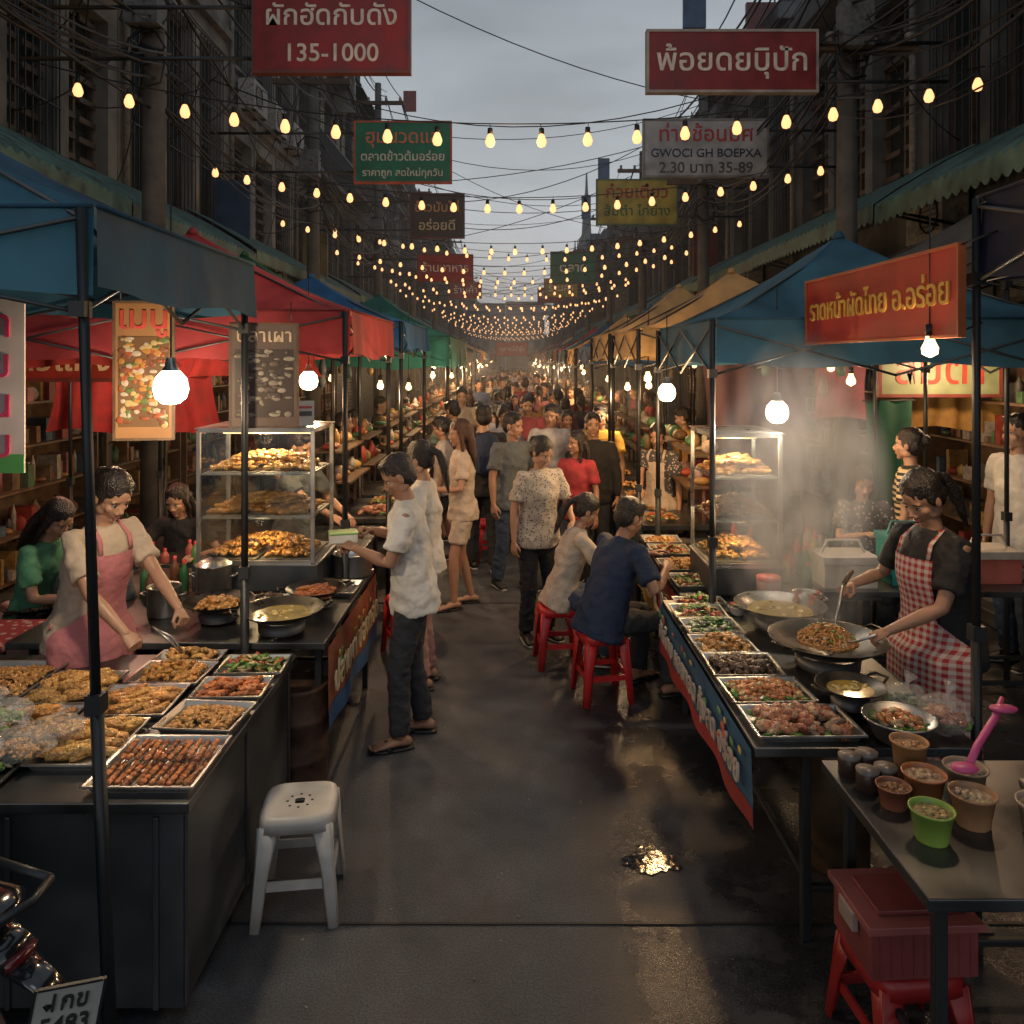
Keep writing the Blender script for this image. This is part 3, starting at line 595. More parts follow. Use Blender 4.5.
while y<75:
    string(y,4.33+(R.uniform(-.08,.1) if i else 0),y+(R.uniform(-.5,.5) if i else .1),ph=R.uniform(0,.3),k=.031 if i else .03,light=26 if (i%2==0 and y<30) else 0,sc=1.2 if i<2 else 1.05); y+=3.4 if y<20 else 3.0; i+=1
string(16,4.6,19); string(22,4.5,25); string(29,4.4,33)
# ------------------------------------------------------------ food
def lump(b,c,r,col,seg=7,rings=5,m=None,jit=.25,Rm=None):
    V,F=ellgeo(seg,rings); sd=R.uniform(0,99)
    V=[tuple(V3(v)*(1+jit*noise.noise(V3(v)*1.7+V3((sd,0,0))))) for v in V]
    rot=Rm or Euler((R.uniform(-.5,.5),R.uniform(-.5,.5),R.uniform(0,6.28))).to_matrix().to_4x4()
    b.add(V,F,m or M['food'],col,Matrix.Translation(V3(c))@rot@Matrix.Diagonal((*r,1)),True)
def var_c(c,a=.25):
    k=1+R.uniform(-a,a); return tuple(min(1,max(0,x*k*(1+R.uniform(-.08,.08)))) for x in c)
def caps(b,c,L,r,rz,col,bend=.15,tilt=0,seg=8):
    u=V3((math.cos(rz),math.sin(rz),tilt)).normalized(); n=V3((-u.y,u.x,0)); c=V3(c); pts=[];rad=[]
    for t,q in((-1,.35),(-.9,.8),(-.5,1),(0,1.03),(.5,1),(.9,.8),(1,.35)): pts.append(tuple(c+u*t*L/2+n*bend*L*(t*t-.4)*.5)); rad.append(r*q)
    b.tube(pts,rad,M['food'],seg,col)
def fill(b,cx,cy,z,w,d,kind,dens=1.0):
    def rp(e=.42): return cx+R.uniform(-e,e)*w, cy+R.uniform(-e,e)*d
    def hh(x,y,H): return H*max(0,1-((x-cx)/(w*.5))**2)*max(0,1-((y-cy)/(d*.5))**2)
    area=w*d
    if kind=='skewers':
        n=int(w/.030)
        for row in range(2):
            for i in range(n):
                x=cx-w*.45+w*.9*i/(n-1)+R.uniform(-.004,.004); y=cy+(row-.5)*d*.42+R.uniform(-.012,.012); a=math.pi/2+R.uniform(-.14,.14); u=V3((math.cos(a),math.sin(a),0)); zz=z+.014+row*.012
                b.cyl(tuple(V3((x,y,zz))-u*d*.34),tuple(V3((x,y,zz))+u*d*.25),.0018,M['wood'],5,col=(1,1,1))
                for j in range(5): lump(b,V3((x,y,zz))+u*(d*(-.18+.085*j)),(.0125,.019,.010),var_c((.42,.14,.04),.45),Rm=Matrix.Rotation(a-math.pi/2,4,'Z'))
    elif kind in('rolls','sausage','bigroll'):
        c0={'rolls':(.58,.28,.075),'sausage':(.48,.15,.045),'bigroll':(.62,.34,.10)}[kind]; r={'rolls':.013,'sausage':.012,'bigroll':.019}[kind]; L={'rolls':.10,'sausage':.085,'bigroll':.13}[kind]
        for i in range(int(area/(r*2*L)*2.0*dens)):
            x,y=rp(.4); caps(b,(x,y,z+r+hh(x,y,.045)*R.random()),L*R.uniform(.85,1.1),r*R.uniform(.9,1.1),R.gauss(.5,.35),var_c(c0,.3),R.uniform(-.1,.25),R.uniform(-.12,.12))
    elif kind in('nuggets','balls','meat','shrimp','fried','dark'):
        P={'nuggets':((.6,.32,.09),.02,.05),'balls':((.56,.29,.09),.012,.03),'meat':((.5,.19,.10),.026,.045),'shrimp':((.66,.28,.11),.016,.05),'fried':((.52,.25,.06),.017,.06),'dark':((.09,.05,.03),.022,.035)}[kind]
        c0,r,H=P
        for i in range(int(area/(r*r*4)*2.1*dens)):
            x,y=rp(.42); q=R.uniform(.7,1.3); c1=c0
            if kind=='meat' and R.random()<.35: c1=(.6,.36,.23)
            if kind=='shrimp' and R.random()<.25: c1=(.7,.5,.27)
            lump(b,(x,y,z+r*.6+hh(x,y,H)*R.uniform(.5,1)),(r*q*1.25,r*q*.8,r*.6),var_c(c1,.35),jit=.55)
        if kind in('meat','shrimp'):
            for i in range(int(40*dens)):
                x,y=rp(.46); 
                if abs(x-cx)<w*.3 and abs(y-cy)<d*.3: continue
                lump(b,(x,y,z+.018),(.026,.02,.006),var_c((.12,.28,.04),.4),jit=.6)
    elif kind in('veg','greens','salad'):
        for i in range(int(area/.0006*dens)):
            x,y=rp(.43); c1=R.choice([(.12,.26,.05),(.22,.34,.08),(.55,.22,.05),(.55,.45,.27),(.45,.07,.04)] if kind!='greens' else [(.08,.2,.035),(.16,.3,.07),(.5,.48,.38)])
            lump(b,(x,y,z+.01+hh(x,y,.05)*R.uniform(.4,1)),(.026,.014,.006),var_c(c1,.3),jit=.6)
    elif kind=='noodle':
        for i in range(int(130*dens)):
            a=R.uniform(0,6.28); x,y=rp(.25); pts=[]; rr=w*.5
            px,py=x,y
            for j in range(8):
                a+=R.uniform(-.9,.9); px+=math.cos(a)*.022; py+=math.sin(a)*.022
                q=math.hypot(px-cx,py-cy)
                if q>rr*.75: px=cx+(px-cx)*rr*.75/q; py=cy+(py-cy)*rr*.75/q
                pts.append((px,py,z+.006+max(0,hh(px,py,.13))*R.uniform(.75,1.0)))
            b.tube(pts,[.0035]*8,M['food'],5,col=var_c((.58,.29,.09),.3))
        for i in range(25):
            x,y=rp(.3); lump(b,(x,y,z+hh(x,y,.13)+.004),(.014,.008,.005),var_c(R.choice([(.7,.3,.1),(.15,.3,.05),(.65,.5,.35)])))
    elif kind=='fish':
        n=max(2,int(d/.075))
        for i in range(n):
            y=cy-d*.42+d*.84*i/(n-1); L=w*.86; c1=var_c((.16,.11,.06),.3); x0=cx-L/2
            b.tube([(x0,y,z+.02),(x0+L*.08,y,z+.024),(x0+L*.25,y,z+.027),(x0+L*.5,y,z+.025),(x0+L*.78,y,z+.02),(x0+L*.88,y,z+.018)],[(.004,.004),(.022,.014),(.033,.02),(.032,.019),(.014,.01),(.008,.006)],M['food'],12,c1,side=(0,1,0))
            b.add([(x0+L*.86,y,z+.02),(x0+L,y-.03,z+.02),(x0+L*.95,y,z+.02),(x0+L,y+.03,z+.02)],[(0,1,2),(0,2,3)],M['food'],c1)
            b.ell((x0+L*.09,y-.006,z+.036),(.004,.004,.003),M['food'],6,4,col=(.6,.6,.55))
def tray(cx,cy,z,w,d,kind,rz=0,name='food_tray',dens=1.0,steel='alu'):
    e=empty(name,(cx,cy,z),rz+R.uniform(-.04,.04)); b=MB(); t=.004; H=.032
    m=M[steel]
    b.box((0,0,t/2+.001),(w-.03,d-.03,t),m)
    o=[(-w/2,-d/2),(w/2,-d/2),(w/2,d/2),(-w/2,d/2)]; i_=[(x*(1-.03/w),y*(1-.03/d)) for x,y in o]; r_=[(x*(1+.02/w),y*(1+.02/d)) for x,y in o]
    V=[(x,y,.002) for x,y in i_]+[(x,y,H) for x,y in o]+[(x,y,H+.001) for x,y in r_]+[(x,y,H-.006) for x,y in r_]
    F=[]
    for L in range(3):
        for k in range(4): F.append((L*4+k,L*4+(k+1)%4,(L+1)*4+(k+1)%4,(L+1)*4+k))
    b.add(V,F,m); b.obj('tray',e)
    b=MB(); fill(b,0,0,.006,w*.94,d*.94,kind,dens); b.obj('food',e)
    return e
def table(name,x0,x1,y0,y1,z,top=None,solid=False,legx=0):
    e=empty(name,(0,0,0)); b=MB(); top=top or M['top']; cx,cy=(x0+x1)/2,(y0+y1)/2
    b.box((cx,cy,z-.018),(x1-x0,y1-y0,.036),top)
    if solid:
        b.box((cx,cy,(z-.04)/2+.03),(x1-x0-.06,y1-y0-.06,z-.10),M['counter'])
        for yy in np.arange(y0+.05,y1-.04,.62): b.box((x1-.026,yy,z/2),(.012,.02,z-.12),M['steeld'])
        for xx in np.arange(x0+.05,x1-.04,.5): b.box((xx,y0+.026,z/2),(.02,.012,z-.12),M['steeld'])
    else:
        for x in(x0+.05+legx,x1-.05):
            for y in(y0+.08,y1-.08): b.box((x,y,(z-.036)/2),(.035,.035,z-.036),M['pole'])
        for y in(y0+.08,y1-.08): b.box((cx+legx/2,y,.2),(x1-x0-.14-legx,.025,.025),M['pole'])
        for x in(x0+.05+legx,x1-.05): b.box((x,cy,.24),(.02,y1-y0-.2,.025),M['pole'])
    b.obj('frame',e,bevel=.004); return e
table('steel_food_counter',-2.75,-1.08,2.67,4.02,.77,solid=True)
table('wok_table',-2.6,-.96,4.1,5.58,.80,legx=.05)
table('food_table',.92,1.78,3.03,4.9,.78,legx=.17)
table('steel_table',1.12,2.35,2.15,2.9,.80,legx=.02)
table('food_table',1.05,2.3,5.0,6.6,.78)
table('metal_table',-3.1,-1.15,5.75,7.1,.78)
Z=.77
tray(-1.27,2.90,Z,.36,.36,'skewers',.02); tray(-1.25,3.27,Z,.30,.25,'balls',-.05); tray(-1.24,3.55,Z,.29,.21,'sausage',.03); tray(-1.23,3.82,Z,.29,.22,'veg')
tray(-1.61,3.05,Z,.28,.36,'bigroll',.0); tray(-1.60,3.42,Z,.32,.30,'rolls',.05); tray(-1.58,3.72,Z,.32,.24,'fried'); tray(-1.94,3.55,Z,.3,.34,'bigroll'); tray(-1.58,3.93,Z,.3,.12,'nuggets')
tray(-1.96,2.86,Z,.38,.30,'greens',steel='steeld'); tray(-1.94,3.22,Z,.3,.26,'rolls'); tray(-2.3,3.1,Z,.34,.5,'fried'); tray(-2.3,3.65,Z,.34,.4,'balls')
def bag(name,c,r,inner=None):
    e=empty(name,c); b=MB(); sd=R.uniform(0,50)
    V,F=ellgeo(28,18); V=[tuple(V3((v[0]*r[0],v[1]*r[1],v[2]*r[2]))*(1+.22*noise.noise(V3(v)*2.2+V3((sd,0,0)))+.14*abs(noise.noise(V3(v)*6+V3((sd,0,0)))))) for v in V]; b.add(V,F,M['bagp'],smooth=True)
    b.tube([(0,0,r[2]*.8),(.01,0,r[2]*1.2),(.03,.01,r[2]*1.7)],[.012,.008,.03],M['bagp'],8); b.obj('film',e)
    if inner: b=MB(); fill(b,0,0,-r[2]*.6,r[0]*1.5,r[1]*1.5,inner,1.2); b.obj('contents',e)
bag('plastic_food_bag',(-1.80,2.92,.85),(.12,.1,.05),'balls'); bag('plastic_food_bag',(-1.72,3.02,.86),(.1,.09,.045),'nuggets'); bag('plastic_food_bag',(-1.95,2.84,.88),(.12,.09,.05),'balls'); bag('plastic_food_bag',(-2.0,3.1,.87),(.12,.1,.06),'greens')
bag('plastic_food_bag',(1.70,3.14,.86),(.09,.09,.07),'meat')
bag('plastic_food_bag',(1.62,3.3,.85),(.09,.08,.06),'greens')
def wok(x,y,z,r,kind,stand=.06,name='wok'):
    e=empty(name,(x,y,z+stand)); b=MB(); dp=r*.34
    prof=[(.001,0)]+[(r*t,dp*t*t) for t in(.25,.45,.6,.75,.88,1)]+[(r*1.015,dp+.004),(r*.99,dp+.002)]+[(r*t-.004,dp*t*t+.006) for t in(.88,.6,.3)]+[(.001,.006)]
    b.lathe(prof,(0,0,0),M['iron'],36)
    for s in(0,math.pi): 
        a=s+.4; c=V3((math.cos(a)*r,math.sin(a)*r,dp)); n=V3((-math.sin(a),math.cos(a),0)); o=V3((math.cos(a),math.sin(a),.3))
        b.tube([tuple(c-n*.045),tuple(c-n*.03+o*.04),tuple(c+n*.03+o*.04),tuple(c+n*.045)],[.006]*4,M['iron'],8)
    b.lathe([(r*.5,-stand),(r*.52,-stand*.1),(r*.56,.0),(r*.54,-stand)],(0,0,.02),M['steeld'],20)
    b.obj('bowl',e); b=MB()
    if kind=='soup':
        V=[(0,0,dp*.62)];n=32
        for i in range(n): V.append((r*.76*math.cos(i*2*math.pi/n),r*.76*math.sin(i*2*math.pi/n),dp*.62))
        b.add(V,[(0,i+1,(i+1)%n+1) for i in range(n)],M['soup'],smooth=True)
        for i in range(14): a=R.uniform(0,6.28); q=R.uniform(0,r*.6); lump(b,(q*math.cos(a),q*math.sin(a),dp*.62),(.02,.014,.006),var_c((.6,.45,.15)))
    else: fill(b,0,0,dp*.22,r*1.35,r*1.35,kind,1.3)
    b.obj('food',e); return e
wok(-1.22,4.24,.80,.22,'soup'); wok(-1.62,4.42,.80,.19,'fried'); wok(-1.15,4.68,.80,.17,'sausage')
wok(1.50,3.80,.78,.27,'noodle'); wok(1.46,4.36,.78,.24,'soup'); wok(1.42,3.36,.78,.14,'soup'); 
def pot(name,x,y,z,r,h,m='steel',lid=False):
    b=MB(); b.lathe([(.001,0),(r*.95,0),(r,.01),(r,h),(r*1.04,h+.004),(r*1.03,h+.008),(r*.96,h),(r*.96,h*.7),(.001,h*.68)],(0,0,0),M[m],28)
    for s in(-1,1): b.tube([(s*r,-.03,h*.75),(s*(r+.035),-.02,h*.78),(s*(r+.035),.02,h*.78),(s*r,.03,h*.75)],[.006]*4,M[m],8)
    if lid: b.lathe([(r*1.03,h+.009),(r*.7,h+.03),(.02,h+.045),(.001,h+.045)],(0,0,0),M[m],28); b.ell((0,0,h+.06),(.018,.018,.014),BLK)
    return b.obj(name,loc=(x,y,z))
pot('steel_pot',-1.76,4.72,.80,.10,.24,lid=True); pot('steel_pot',-1.08,5.42,.80,.13,.14); pot('steel_pot',-1.98,4.55,.8,.09,.16); pot('steel_pot',1.70,4.62,.78,.08,.12)
tray(-1.16,5.02,.80,.38,.28,'fish'); tray(-1.45,4.75,.8,.2,.2,'dark')
Z=.78
tray(1.15,3.20,Z,.40,.27,'meat'); tray(1.11,3.50,Z,.34,.25,'shrimp',.02); tray(1.09,3.79,Z,.31,.26,'dark',-.03,dens=1.2); tray(1.07,4.07,Z,.28,.24,'fried',.03); tray(1.08,4.34,Z,.28,.23,'greens'); tray(1.07,4.6,Z,.28,.22,'veg'); tray(1.12,4.8,Z,.28,.12,'salad')
tray(1.2,5.25,Z,.28,.3,'salad'); tray(1.2,5.65,Z,.28,.3,'nuggets'); tray(1.55,5.95,Z,.3,.3,'meat'); tray(1.2,6.1,Z,.28,.3,'veg'); tray(1.2,6.45,Z,.28,.24,'balls')
def bowl(name,x,y,z,r,h,col,kind,m='plas'):
    e=empty(name,(x,y,z)); b=MB(); b.lathe([(.001,0),(r*.62,0),(r*.68,.006),(r,h),(r*1.05,h+.002),(r*1.05,h-.006),(r*.97,h-.004),(r*.66,.01),(.001,.01)],(0,0,0),M[m],26,col=col); b.obj('bowl',e)
    b=MB(); fill(b,0,0,h*.55,r*1.35,r*1.35,kind,1.0); b.obj('contents',e)
bowl('steel_bowl',1.50,3.10,.78,.13,.09,(1,1,1),'shrimp','alu'); bowl('plastic_bowl',1.42,4.70,.78,.07,.06,(.6,.6,.55),'veg'); bowl('plastic_bowl',1.60,4.70,.78,.06,.06,(.6,.15,.15),'balls'); bowl('plastic_bowl',1.30,4.62,.78,.05,.05,(.7,.68,.6),'salad')
def cup(x,y,z,r,h,col,fc,name='plastic_cup'):
    b=MB(); b.lathe([(.001,0),(r*.74,0),(r*.76,.004),(r*.97,h*.93),(r*1.06,h*.94),(r*1.07,h),(r*.98,h),(r*.95,h*.9),(r*.9,h*.82),(.001,h*.8)],(0,0,0),M['plas'],26,col=col)
    n=20; V=[(0,0,h*.87)]+[(r*.94*math.cos(i*6.2832/n),r*.94*math.sin(i*6.2832/n),h*.84) for i in range(n)]
    b.add(V,[(0,i+1,(i+1)%n+1) for i in range(n)],M['food'],fc,smooth=True)
    for i in range(12): a=R.uniform(0,6.28);q=R.uniform(0,r*.75); lump(b,(q*math.cos(a),q*math.sin(a),h*.87),(.014,.011,.008),var_c(fc,.25))
    b.obj(name,loc=(x,y,z))
Z=.80
cup(1.27,2.42,Z,.062,.095,(.25,.40,.07),(.5,.36,.15)); cup(1.44,2.50,Z,.066,.10,(.36,.2,.1),(.6,.45,.28)); cup(1.36,2.64,Z,.066,.09,(.4,.15,.06),(.58,.4,.24)); cup(1.52,2.68,Z,.066,.09,(.4,.3,.2),(.65,.55,.42)); cup(1.39,2.80,Z,.06,.12,(.42,.22,.09),(.56,.32,.16)); cup(1.62,2.44,Z,.07,.1,(.45,.36,.28),(.6,.45,.28)); cup(1.24,2.6,Z,.052,.07,(.25,.09,.05),(.3,.14,.06))
for i,(x,y) in enumerate(((1.18,2.8),(1.25,2.82),(1.2,2.7),(1.27,2.72))):
    b=MB(); b.lathe([(.001,0),(.036,0),(.038,.05),(.034,.06)],(0,0,0),M['plas'],18,col=(.05,.03,.02)); b.lathe([(.037,.06),(.038,.07),(.001,.072)],(0,0,0),M['plas'],18,col=(.15,.13,.12)); b.obj('spice_jar',loc=(x,y,Z))
b=MB(); b.tube([(1.5,2.62,.93),(1.56,2.68,.96),(1.68,2.78,1.01),(1.74,2.84,1.05)],[(.012,.007),(.012,.008),(.012,.008),(.008,.006)],M['plas'],10,col=(.6,.09,.26)); b.ell((1.47,2.60,.925),(.045,.032,.014),M['plas'],14,8,col=(.6,.09,.26)); b.ell((1.72,2.8,1.03),(.05,.03,.012),M['plas'],14,8,col=(.6,.09,.26)); b.obj('pink_ladle')
b=MB(); b.box((0,0,.006),(.22,.3,.012),M['alu']); b.cyl((-.1,-.1,.02),(.12,.1,.025),.006,M['steel']); b.obj('chopping_tray',loc=(1.85,2.6,.8),bevel=.003)
def stool(name,x,y,rz,col,h=.45,w=.29):
    b=MB(); m=M['plas']
    def ring(r,z,n=36):
        o=[]
        for i in range(n):
            a=2*math.pi*i/n; c,s=math.cos(a),math.sin(a); k=(abs(c)**5+abs(s)**5)**(-1/5); o.append((r*k*c,r*k*s,z))
        return o
    rs=[ring(.02,h-.008),ring(w*.36,h-.006),ring(w*.42,h),ring(w*.48,h-.006),ring(w*.5,h-.02),ring(w*.515,h-.06),ring(w*.50,h-.06),ring(w*.46,h-.02),ring(.02,h-.018)]
    V=sum(rs,[]); n=36; F=[(j*n+i,j*n+(i+1)%n,(j+1)*n+(i+1)%n,(j+1)*n+i) for j in range(len(rs)-1) for i in range(n)]
    b.add(V,F,m,col,smooth=True)
    for sx in(-1,1):
        for sy in(-1,1):
            for d,o in((V3((1,0,0)),V3((-sx*.02,0,0))),(V3((0,1,0)),V3((0,-sy*.02,0)))):
                P=[V3((sx*w*.455,sy*w*.455,h-.04)),V3((sx*w*.50,sy*w*.50,h*.5)),V3((sx*w*.56,sy*w*.56,0))]
                b.tube([P[0]+o*1.6,P[1]+o,P[2]+o*.8],[(.045,.006),(.028,.006),(.021,.007)],m,8,col,side=d)
    for s in(-1,1):
        b.box((0,s*w*.475,h*.38),(w*.92,.01,.036),m,col); b.box((s*w*.475,0,h*.38),(.01,w*.92,.036),m,col)
    for i in range(8): a=i*math.pi/4; b.cyl((math.cos(a)*.05,math.sin(a)*.05,h-.0085),(math.cos(a)*.05,math.sin(a)*.05,h-.0065),.006,M['tyre'],8)
    return b.obj(name,loc=(x,y,0),rz=rz)
stool('white_plastic_stool',-.88,3.32,.12,(.46,.44,.41),.43,.30)
RED=(.48,.022,.022)
stool('red_plastic_stool',.60,5.36,.2,RED,.45,.30); stool('red_plastic_stool',.34,5.95,.1,RED,.44,.29); stool('red_plastic_stool',1.27,2.62,.1,(.33,.018,.018),.33,.3)
stool('red_plastic_stool',-.28,9.0,.3,RED); stool('red_plastic_stool',-2.55,6.3,.3,RED,.46); stool('blue_plastic_stool',-2.6,4.82,.3,(.1,.2,.4),.42)
stool('red_plastic_stool',-.83,6.6,.1,RED); stool('red_plastic_stool',-.8,6.1,.4,RED)
b=MB(); RC=(.2,.045,.045)
b.box((0,0,.08),(.34,.26,.15),M['plas'],col=RC); b.box((0,0,.165),(.37,.29,.025),M['plas'],col=(.3,.09,.085)); b.box((0,0,.185),(.26,.18,.014),M['plas'],col=RC)
for s in(-1,1): b.box((s*.182,0,.13),(.02,.1,.06),M['plas'],col=(.36,.28,.25))
for i in range(-4,5): b.box((i*.036,-.131,.08),(.006,.006,.13),M['plas'],col=RC)
b.obj('red_storage_box',loc=(1.27,2.6,.332),rz=.05,bevel=.008)
b=MB(); b.lathe([(.001,0),(.15,0),(.155,.02),(.15,.04),(.152,.18),(.158,.19),(.152,.2),(.152,.38),(.158,.39),(.152,.4),(.15,.54),(.155,.56),(.14,.56),(.001,.55)],(0,0,0),mat('rusty_drum',(.09,.05,.035),.6,.4,ns=8,na=.6),28); b.obj('steel_drum',loc=(-1.12,4.2,0))
b=MB(); b.lathe([(.001,0),(.14,0),(.15,.02),(.15,.55),(.1,.62),(.08,.64),(.08,.7),(.001,.7)],(0,0,0),mat('gas_paint',(.1,.06,.03),.5,.3,ns=6,na=.5),24); b.obj('gas_cylinder',loc=(1.45,3.6,0)); 
def side_banner(name,x,y0,y1,z0,z1,face,colA,colB,txt,tc):
    e=empty(name,(x,(y0+y1)/2,(z0+z1)/2),face*math.pi/2); L=y1-y0; h=z1-z0; b=MB()
    b.grid(lambda u,v:((u-.5)*L,.012*math.sin(u*L*11)*(1-v),(v-.5)*h),40,4,M['print'],col=colA)
    b.grid(lambda u,v:((u-.5)*L,.012*math.sin(u*L*11)*(1-v*.25)-.003,(v-2)*h*.25),40,2,M['print'],col=colB)
    for i in range(26): b.ell(((R.random()-.5)*L*.95,-.016,(R.uniform(-.1,.4))*h),(R.uniform(.012,.035),.003,R.uniform(.01,.02)),M['print'],10,6,col=R.choice([(.6,.4,.08),(.5,.09,.05),(.1,.25,.1)]))
    b.obj('vinyl',e); text(e,txt,h*.55,tc,(0,-.022,h*.05),wfit=L*.9)
side_banner('table_banner',.905,3.03,4.88,.47,.775,-1,(.03,.10,.19),(.3,.035,.03),'ผัดไทย หอยทอด กุ้งสด อร่อย',(.5,.42,.35))
side_banner('table_banner',-.945,4.12,5.56,.32,.77,1,(.26,.08,.04),(.03,.10,.24),'ปลาเผา ของทอด',(.6,.5,.3))
side_banner('table_banner',1.035,5.02,6.58,.4,.76,-1,(.4,.05,.03),(.5,.35,.05),'ส้มตำ',(.7,.65,.5))
def case(name,x0,x1,y0,y1,z0,z1,kinds,em=12):
    e=empty(name,(0,0,0)); b=MB(); cx,cy=(x0+x1)/2,(y0+y1)/2; t=.022
    for x in(x0,x1):
        for y in(y0,y1): b.box((x,y,(z0+z1)/2),(t,t,z1-z0),M['alu'])
    for z in(z0,z1):
        for y in(y0,y1): b.box((cx,y,z),(x1-x0-t,t,t),M['alu'])
        for x in(x0,x1): b.box((x,cy,z),(t,y1-y0-t,t),M['alu'])
    b.box((cx,cy,z1+.014),(x1-x0+.04,y1-y0+.04,.008),M['alu']); b.box((cx,cy,z0-.012),(x1-x0+.04,y1-y0+.04,.01),M['alu'])
    n=len(kinds); H=(z1-z0)/n
    for i in range(1,n): b.box((cx,cy,z0+H*i),(x1-x0-t,y1-y0-t,.012),M['alu'])
    b.obj('frame',e); b=MB()
    b.box((cx,y0,(z0+z1)/2),(x1-x0-t,.003,z1-z0-t),M['glass'])
    for x in(x0,x1): b.box((x,cy,(z0+z1)/2),(.003,y1-y0-t,z1-z0-t),M['glass'])
    b.obj('glass',e); b=MB()
    for i,k in enumerate(kinds):
        w=(x1-x0)*.44
        for sx in(-.24,.24):
            fill(b,cx+sx*(x1-x0),cy,z0+H*i+.012,w,(y1-y0)*.85,k,.9)
            b.box((cx+sx*(x1-x0),cy,z0+H*i+.010),(w,(y1-y0)*.88,.006),M['alu'])
        if k in('rolls','nuggets','fried'): fill(b,cx,cy,z0+H*i+.06,(x1-x0)*.7,(y1-y0)*.6,k,.8)
    b.obj('food',e); b=MB(); b.cyl((x0+.06,cy,z1-.03),(x1-.06,cy,z1-.03),.012,M['bulbfar'],10); b.obj('light_tube',e)
    plight(e,(cx,cy-.05,z1-.07),em,(1,.66,.34),.04); plight(e,(cx,y0+.08,z0+H-.04),em*.35,(1,.66,.34),.03)
case('glass_food_display_case',-1.95,-1.24,4.98,5.5,.99,1.81,['fried','rolls','nuggets'],14)
case('glass_food_display_case',1.24,1.66,4.95,5.5,.98,1.78,['nuggets','fried','rolls'],12)
b=MB(); b.box((-1.6,5.24,.895),(.78,.55,.17),M['counter']); b.obj('case_plinth',bevel=.01); b=MB(); b.box((1.45,5.22,.875),(.46,.55,.17),M['counter']); b.obj('case_plinth',bevel=.01)
b=MB(); b.box((0,0,.06),(.22,.18,.12),M['goods'],col=(.4,.2,.05)); b.tube([(-.09,0,.12),(-.06,0,.22),(.06,0,.22),(.09,0,.12)],[.008]*4,M['goods'],8,col=(.4,.24,.08)); b.obj('orange_basket',loc=(-1.45,5.15,1.832),bevel=.01)
b=MB(); b.box((0,0,.08),(.14,.006,.16),M['print'],col=(.65,.63,.58)); b.box((0,-.005,.08),(.11,.004,.03),M['print'],col=(.1,.1,.1)); b.box((0,-.005,.12),(.11,.004,.015),M['print'],col=(.6,.1,.1)); b.box((0,.03,.01),(.14,.08,.01),M['print'],col=(.6,.6,.6)); b.obj('price_card',loc=(-1.32,5.05,1.832),rz=.3)
b=MB(); b.cyl((1.63,3.93,1.15),(1.53,3.82,.94),.007,M['steel'],8); b.box((1.52,3.81,.925),(.07,.012,.06),M['steel'],rz=.6); b.cyl((1.69,3.98,1.20),(1.63,3.93,1.15),.012,M['wood'],10); b.obj('wok_spatula')
b=MB(); b.tube([(1.66,3.64,1.0),(1.6,3.68,.96),(1.5,3.74,.92)],[.008,.006,.005],M['steel'],8); b.obj('cooking_chopsticks')
b=MB(); 
for s in(-1,1): b.tube([(-1.68,3.74,1.0),(-1.60,3.74+s*.02,.95),(-1.54,3.74+s*.006,.88)],[.005,.006,.004],M['steel'],8)
b.obj('serving_tongs')
b=MB(); b.box((0,0,0),(.16,.12,.05),M['plas'],col=(.6,.58,.52)); b.box((0,0,.03),(.17,.13,.012),M['plas'],col=(.22,.4,.12)); b.obj('takeaway_box',loc=(-1.0,4.74,1.2),rz=.3,bevel=.006)
def bottle(x,y,z,col,h=.2,r=.028,name='sauce_bottle',cap=(.5,.05,.05)):
    b=MB(); b.lathe([(.001,0),(r,0),(r,h*.6),(r*.9,h*.7),(r*.4,h*.85),(r*.4,h*.9)],(0,0,0),M['plas'],16,col=col); b.lathe([(r*.45,h*.88),(r*.4,h),(.001,h)],(0,0,0),M['plas'],12,col=cap); b.obj(name,loc=(x,y,z))
BC=[(.45,.08,.03),(.5,.4,.15),(.05,.2,.08),(.5,.5,.45),(.2,.08,.04)]
for i in range(18):
    bottle(R.uniform(1.72,2.25),R.uniform(5.1,6.4),.78,R.choice(BC),R.uniform(.15,.26))
for x,y in((-2.05,5.0),(-2.15,5.1),(-2.25,4.9),(-2.15,4.75)): bottle(x,y,.8,R.choice(BC))
for x,y in((1.60,4.5),(1.66,4.42),(1.72,4.5)): bottle(x,y,.78,(.5,.2,.08),.17)
b=MB(); b.lathe([(.001,0),(.065,0),(.07,.15),(.06,.16)],(0,0,0),M['plas'],22,col=(.55,.33,.28)); b.lathe([(.072,.15),(.072,.172),(.001,.176)],(0,0,0),M['plas'],22,col=(.55,.1,.08)); b.obj('plastic_tub',loc=(1.54,4.8,.78))
def cooler(x,y,z,w,d,h,col,lid,name='ice_cooler'):
    b=MB(); b.box((0,0,h/2),(w,d,h),M['plas'],col=col); b.box((0,0,h+.025),(w+.02,d+.02,.05),M['plas'],col=lid); b.tube([(-w/2-.01,0,h*.75),(-w*.3,0,h+.13),(w*.3,0,h+.13),(w/2+.01,0,h*.75)],[.01]*4,M['plas'],8,col=lid); b.obj(name,loc=(x,y,z),bevel=.02)
table('back_table',1.95,3.6,5.0,5.6,.8)
cooler(2.15,5.2,.8,.34,.26,.15,(.45,.43,.39),(.4,.38,.36)); cooler(2.56,5.25,.8,.24,.24,.26,(.02,.22,.2),(.02,.16,.16),'teal_water_cooler'); cooler(3.15,5.3,.8,.3,.26,.16,(.35,.1,.08),(.4,.36,.32))
for i in range(12): bowl('plastic_bowl',R.uniform(2.0,3.5),R.uniform(5.05,5.5),.8,.07,.06,R.choice([(.4,.07,.07),(.45,.45,.4),(.07,.28,.24)]),'veg')
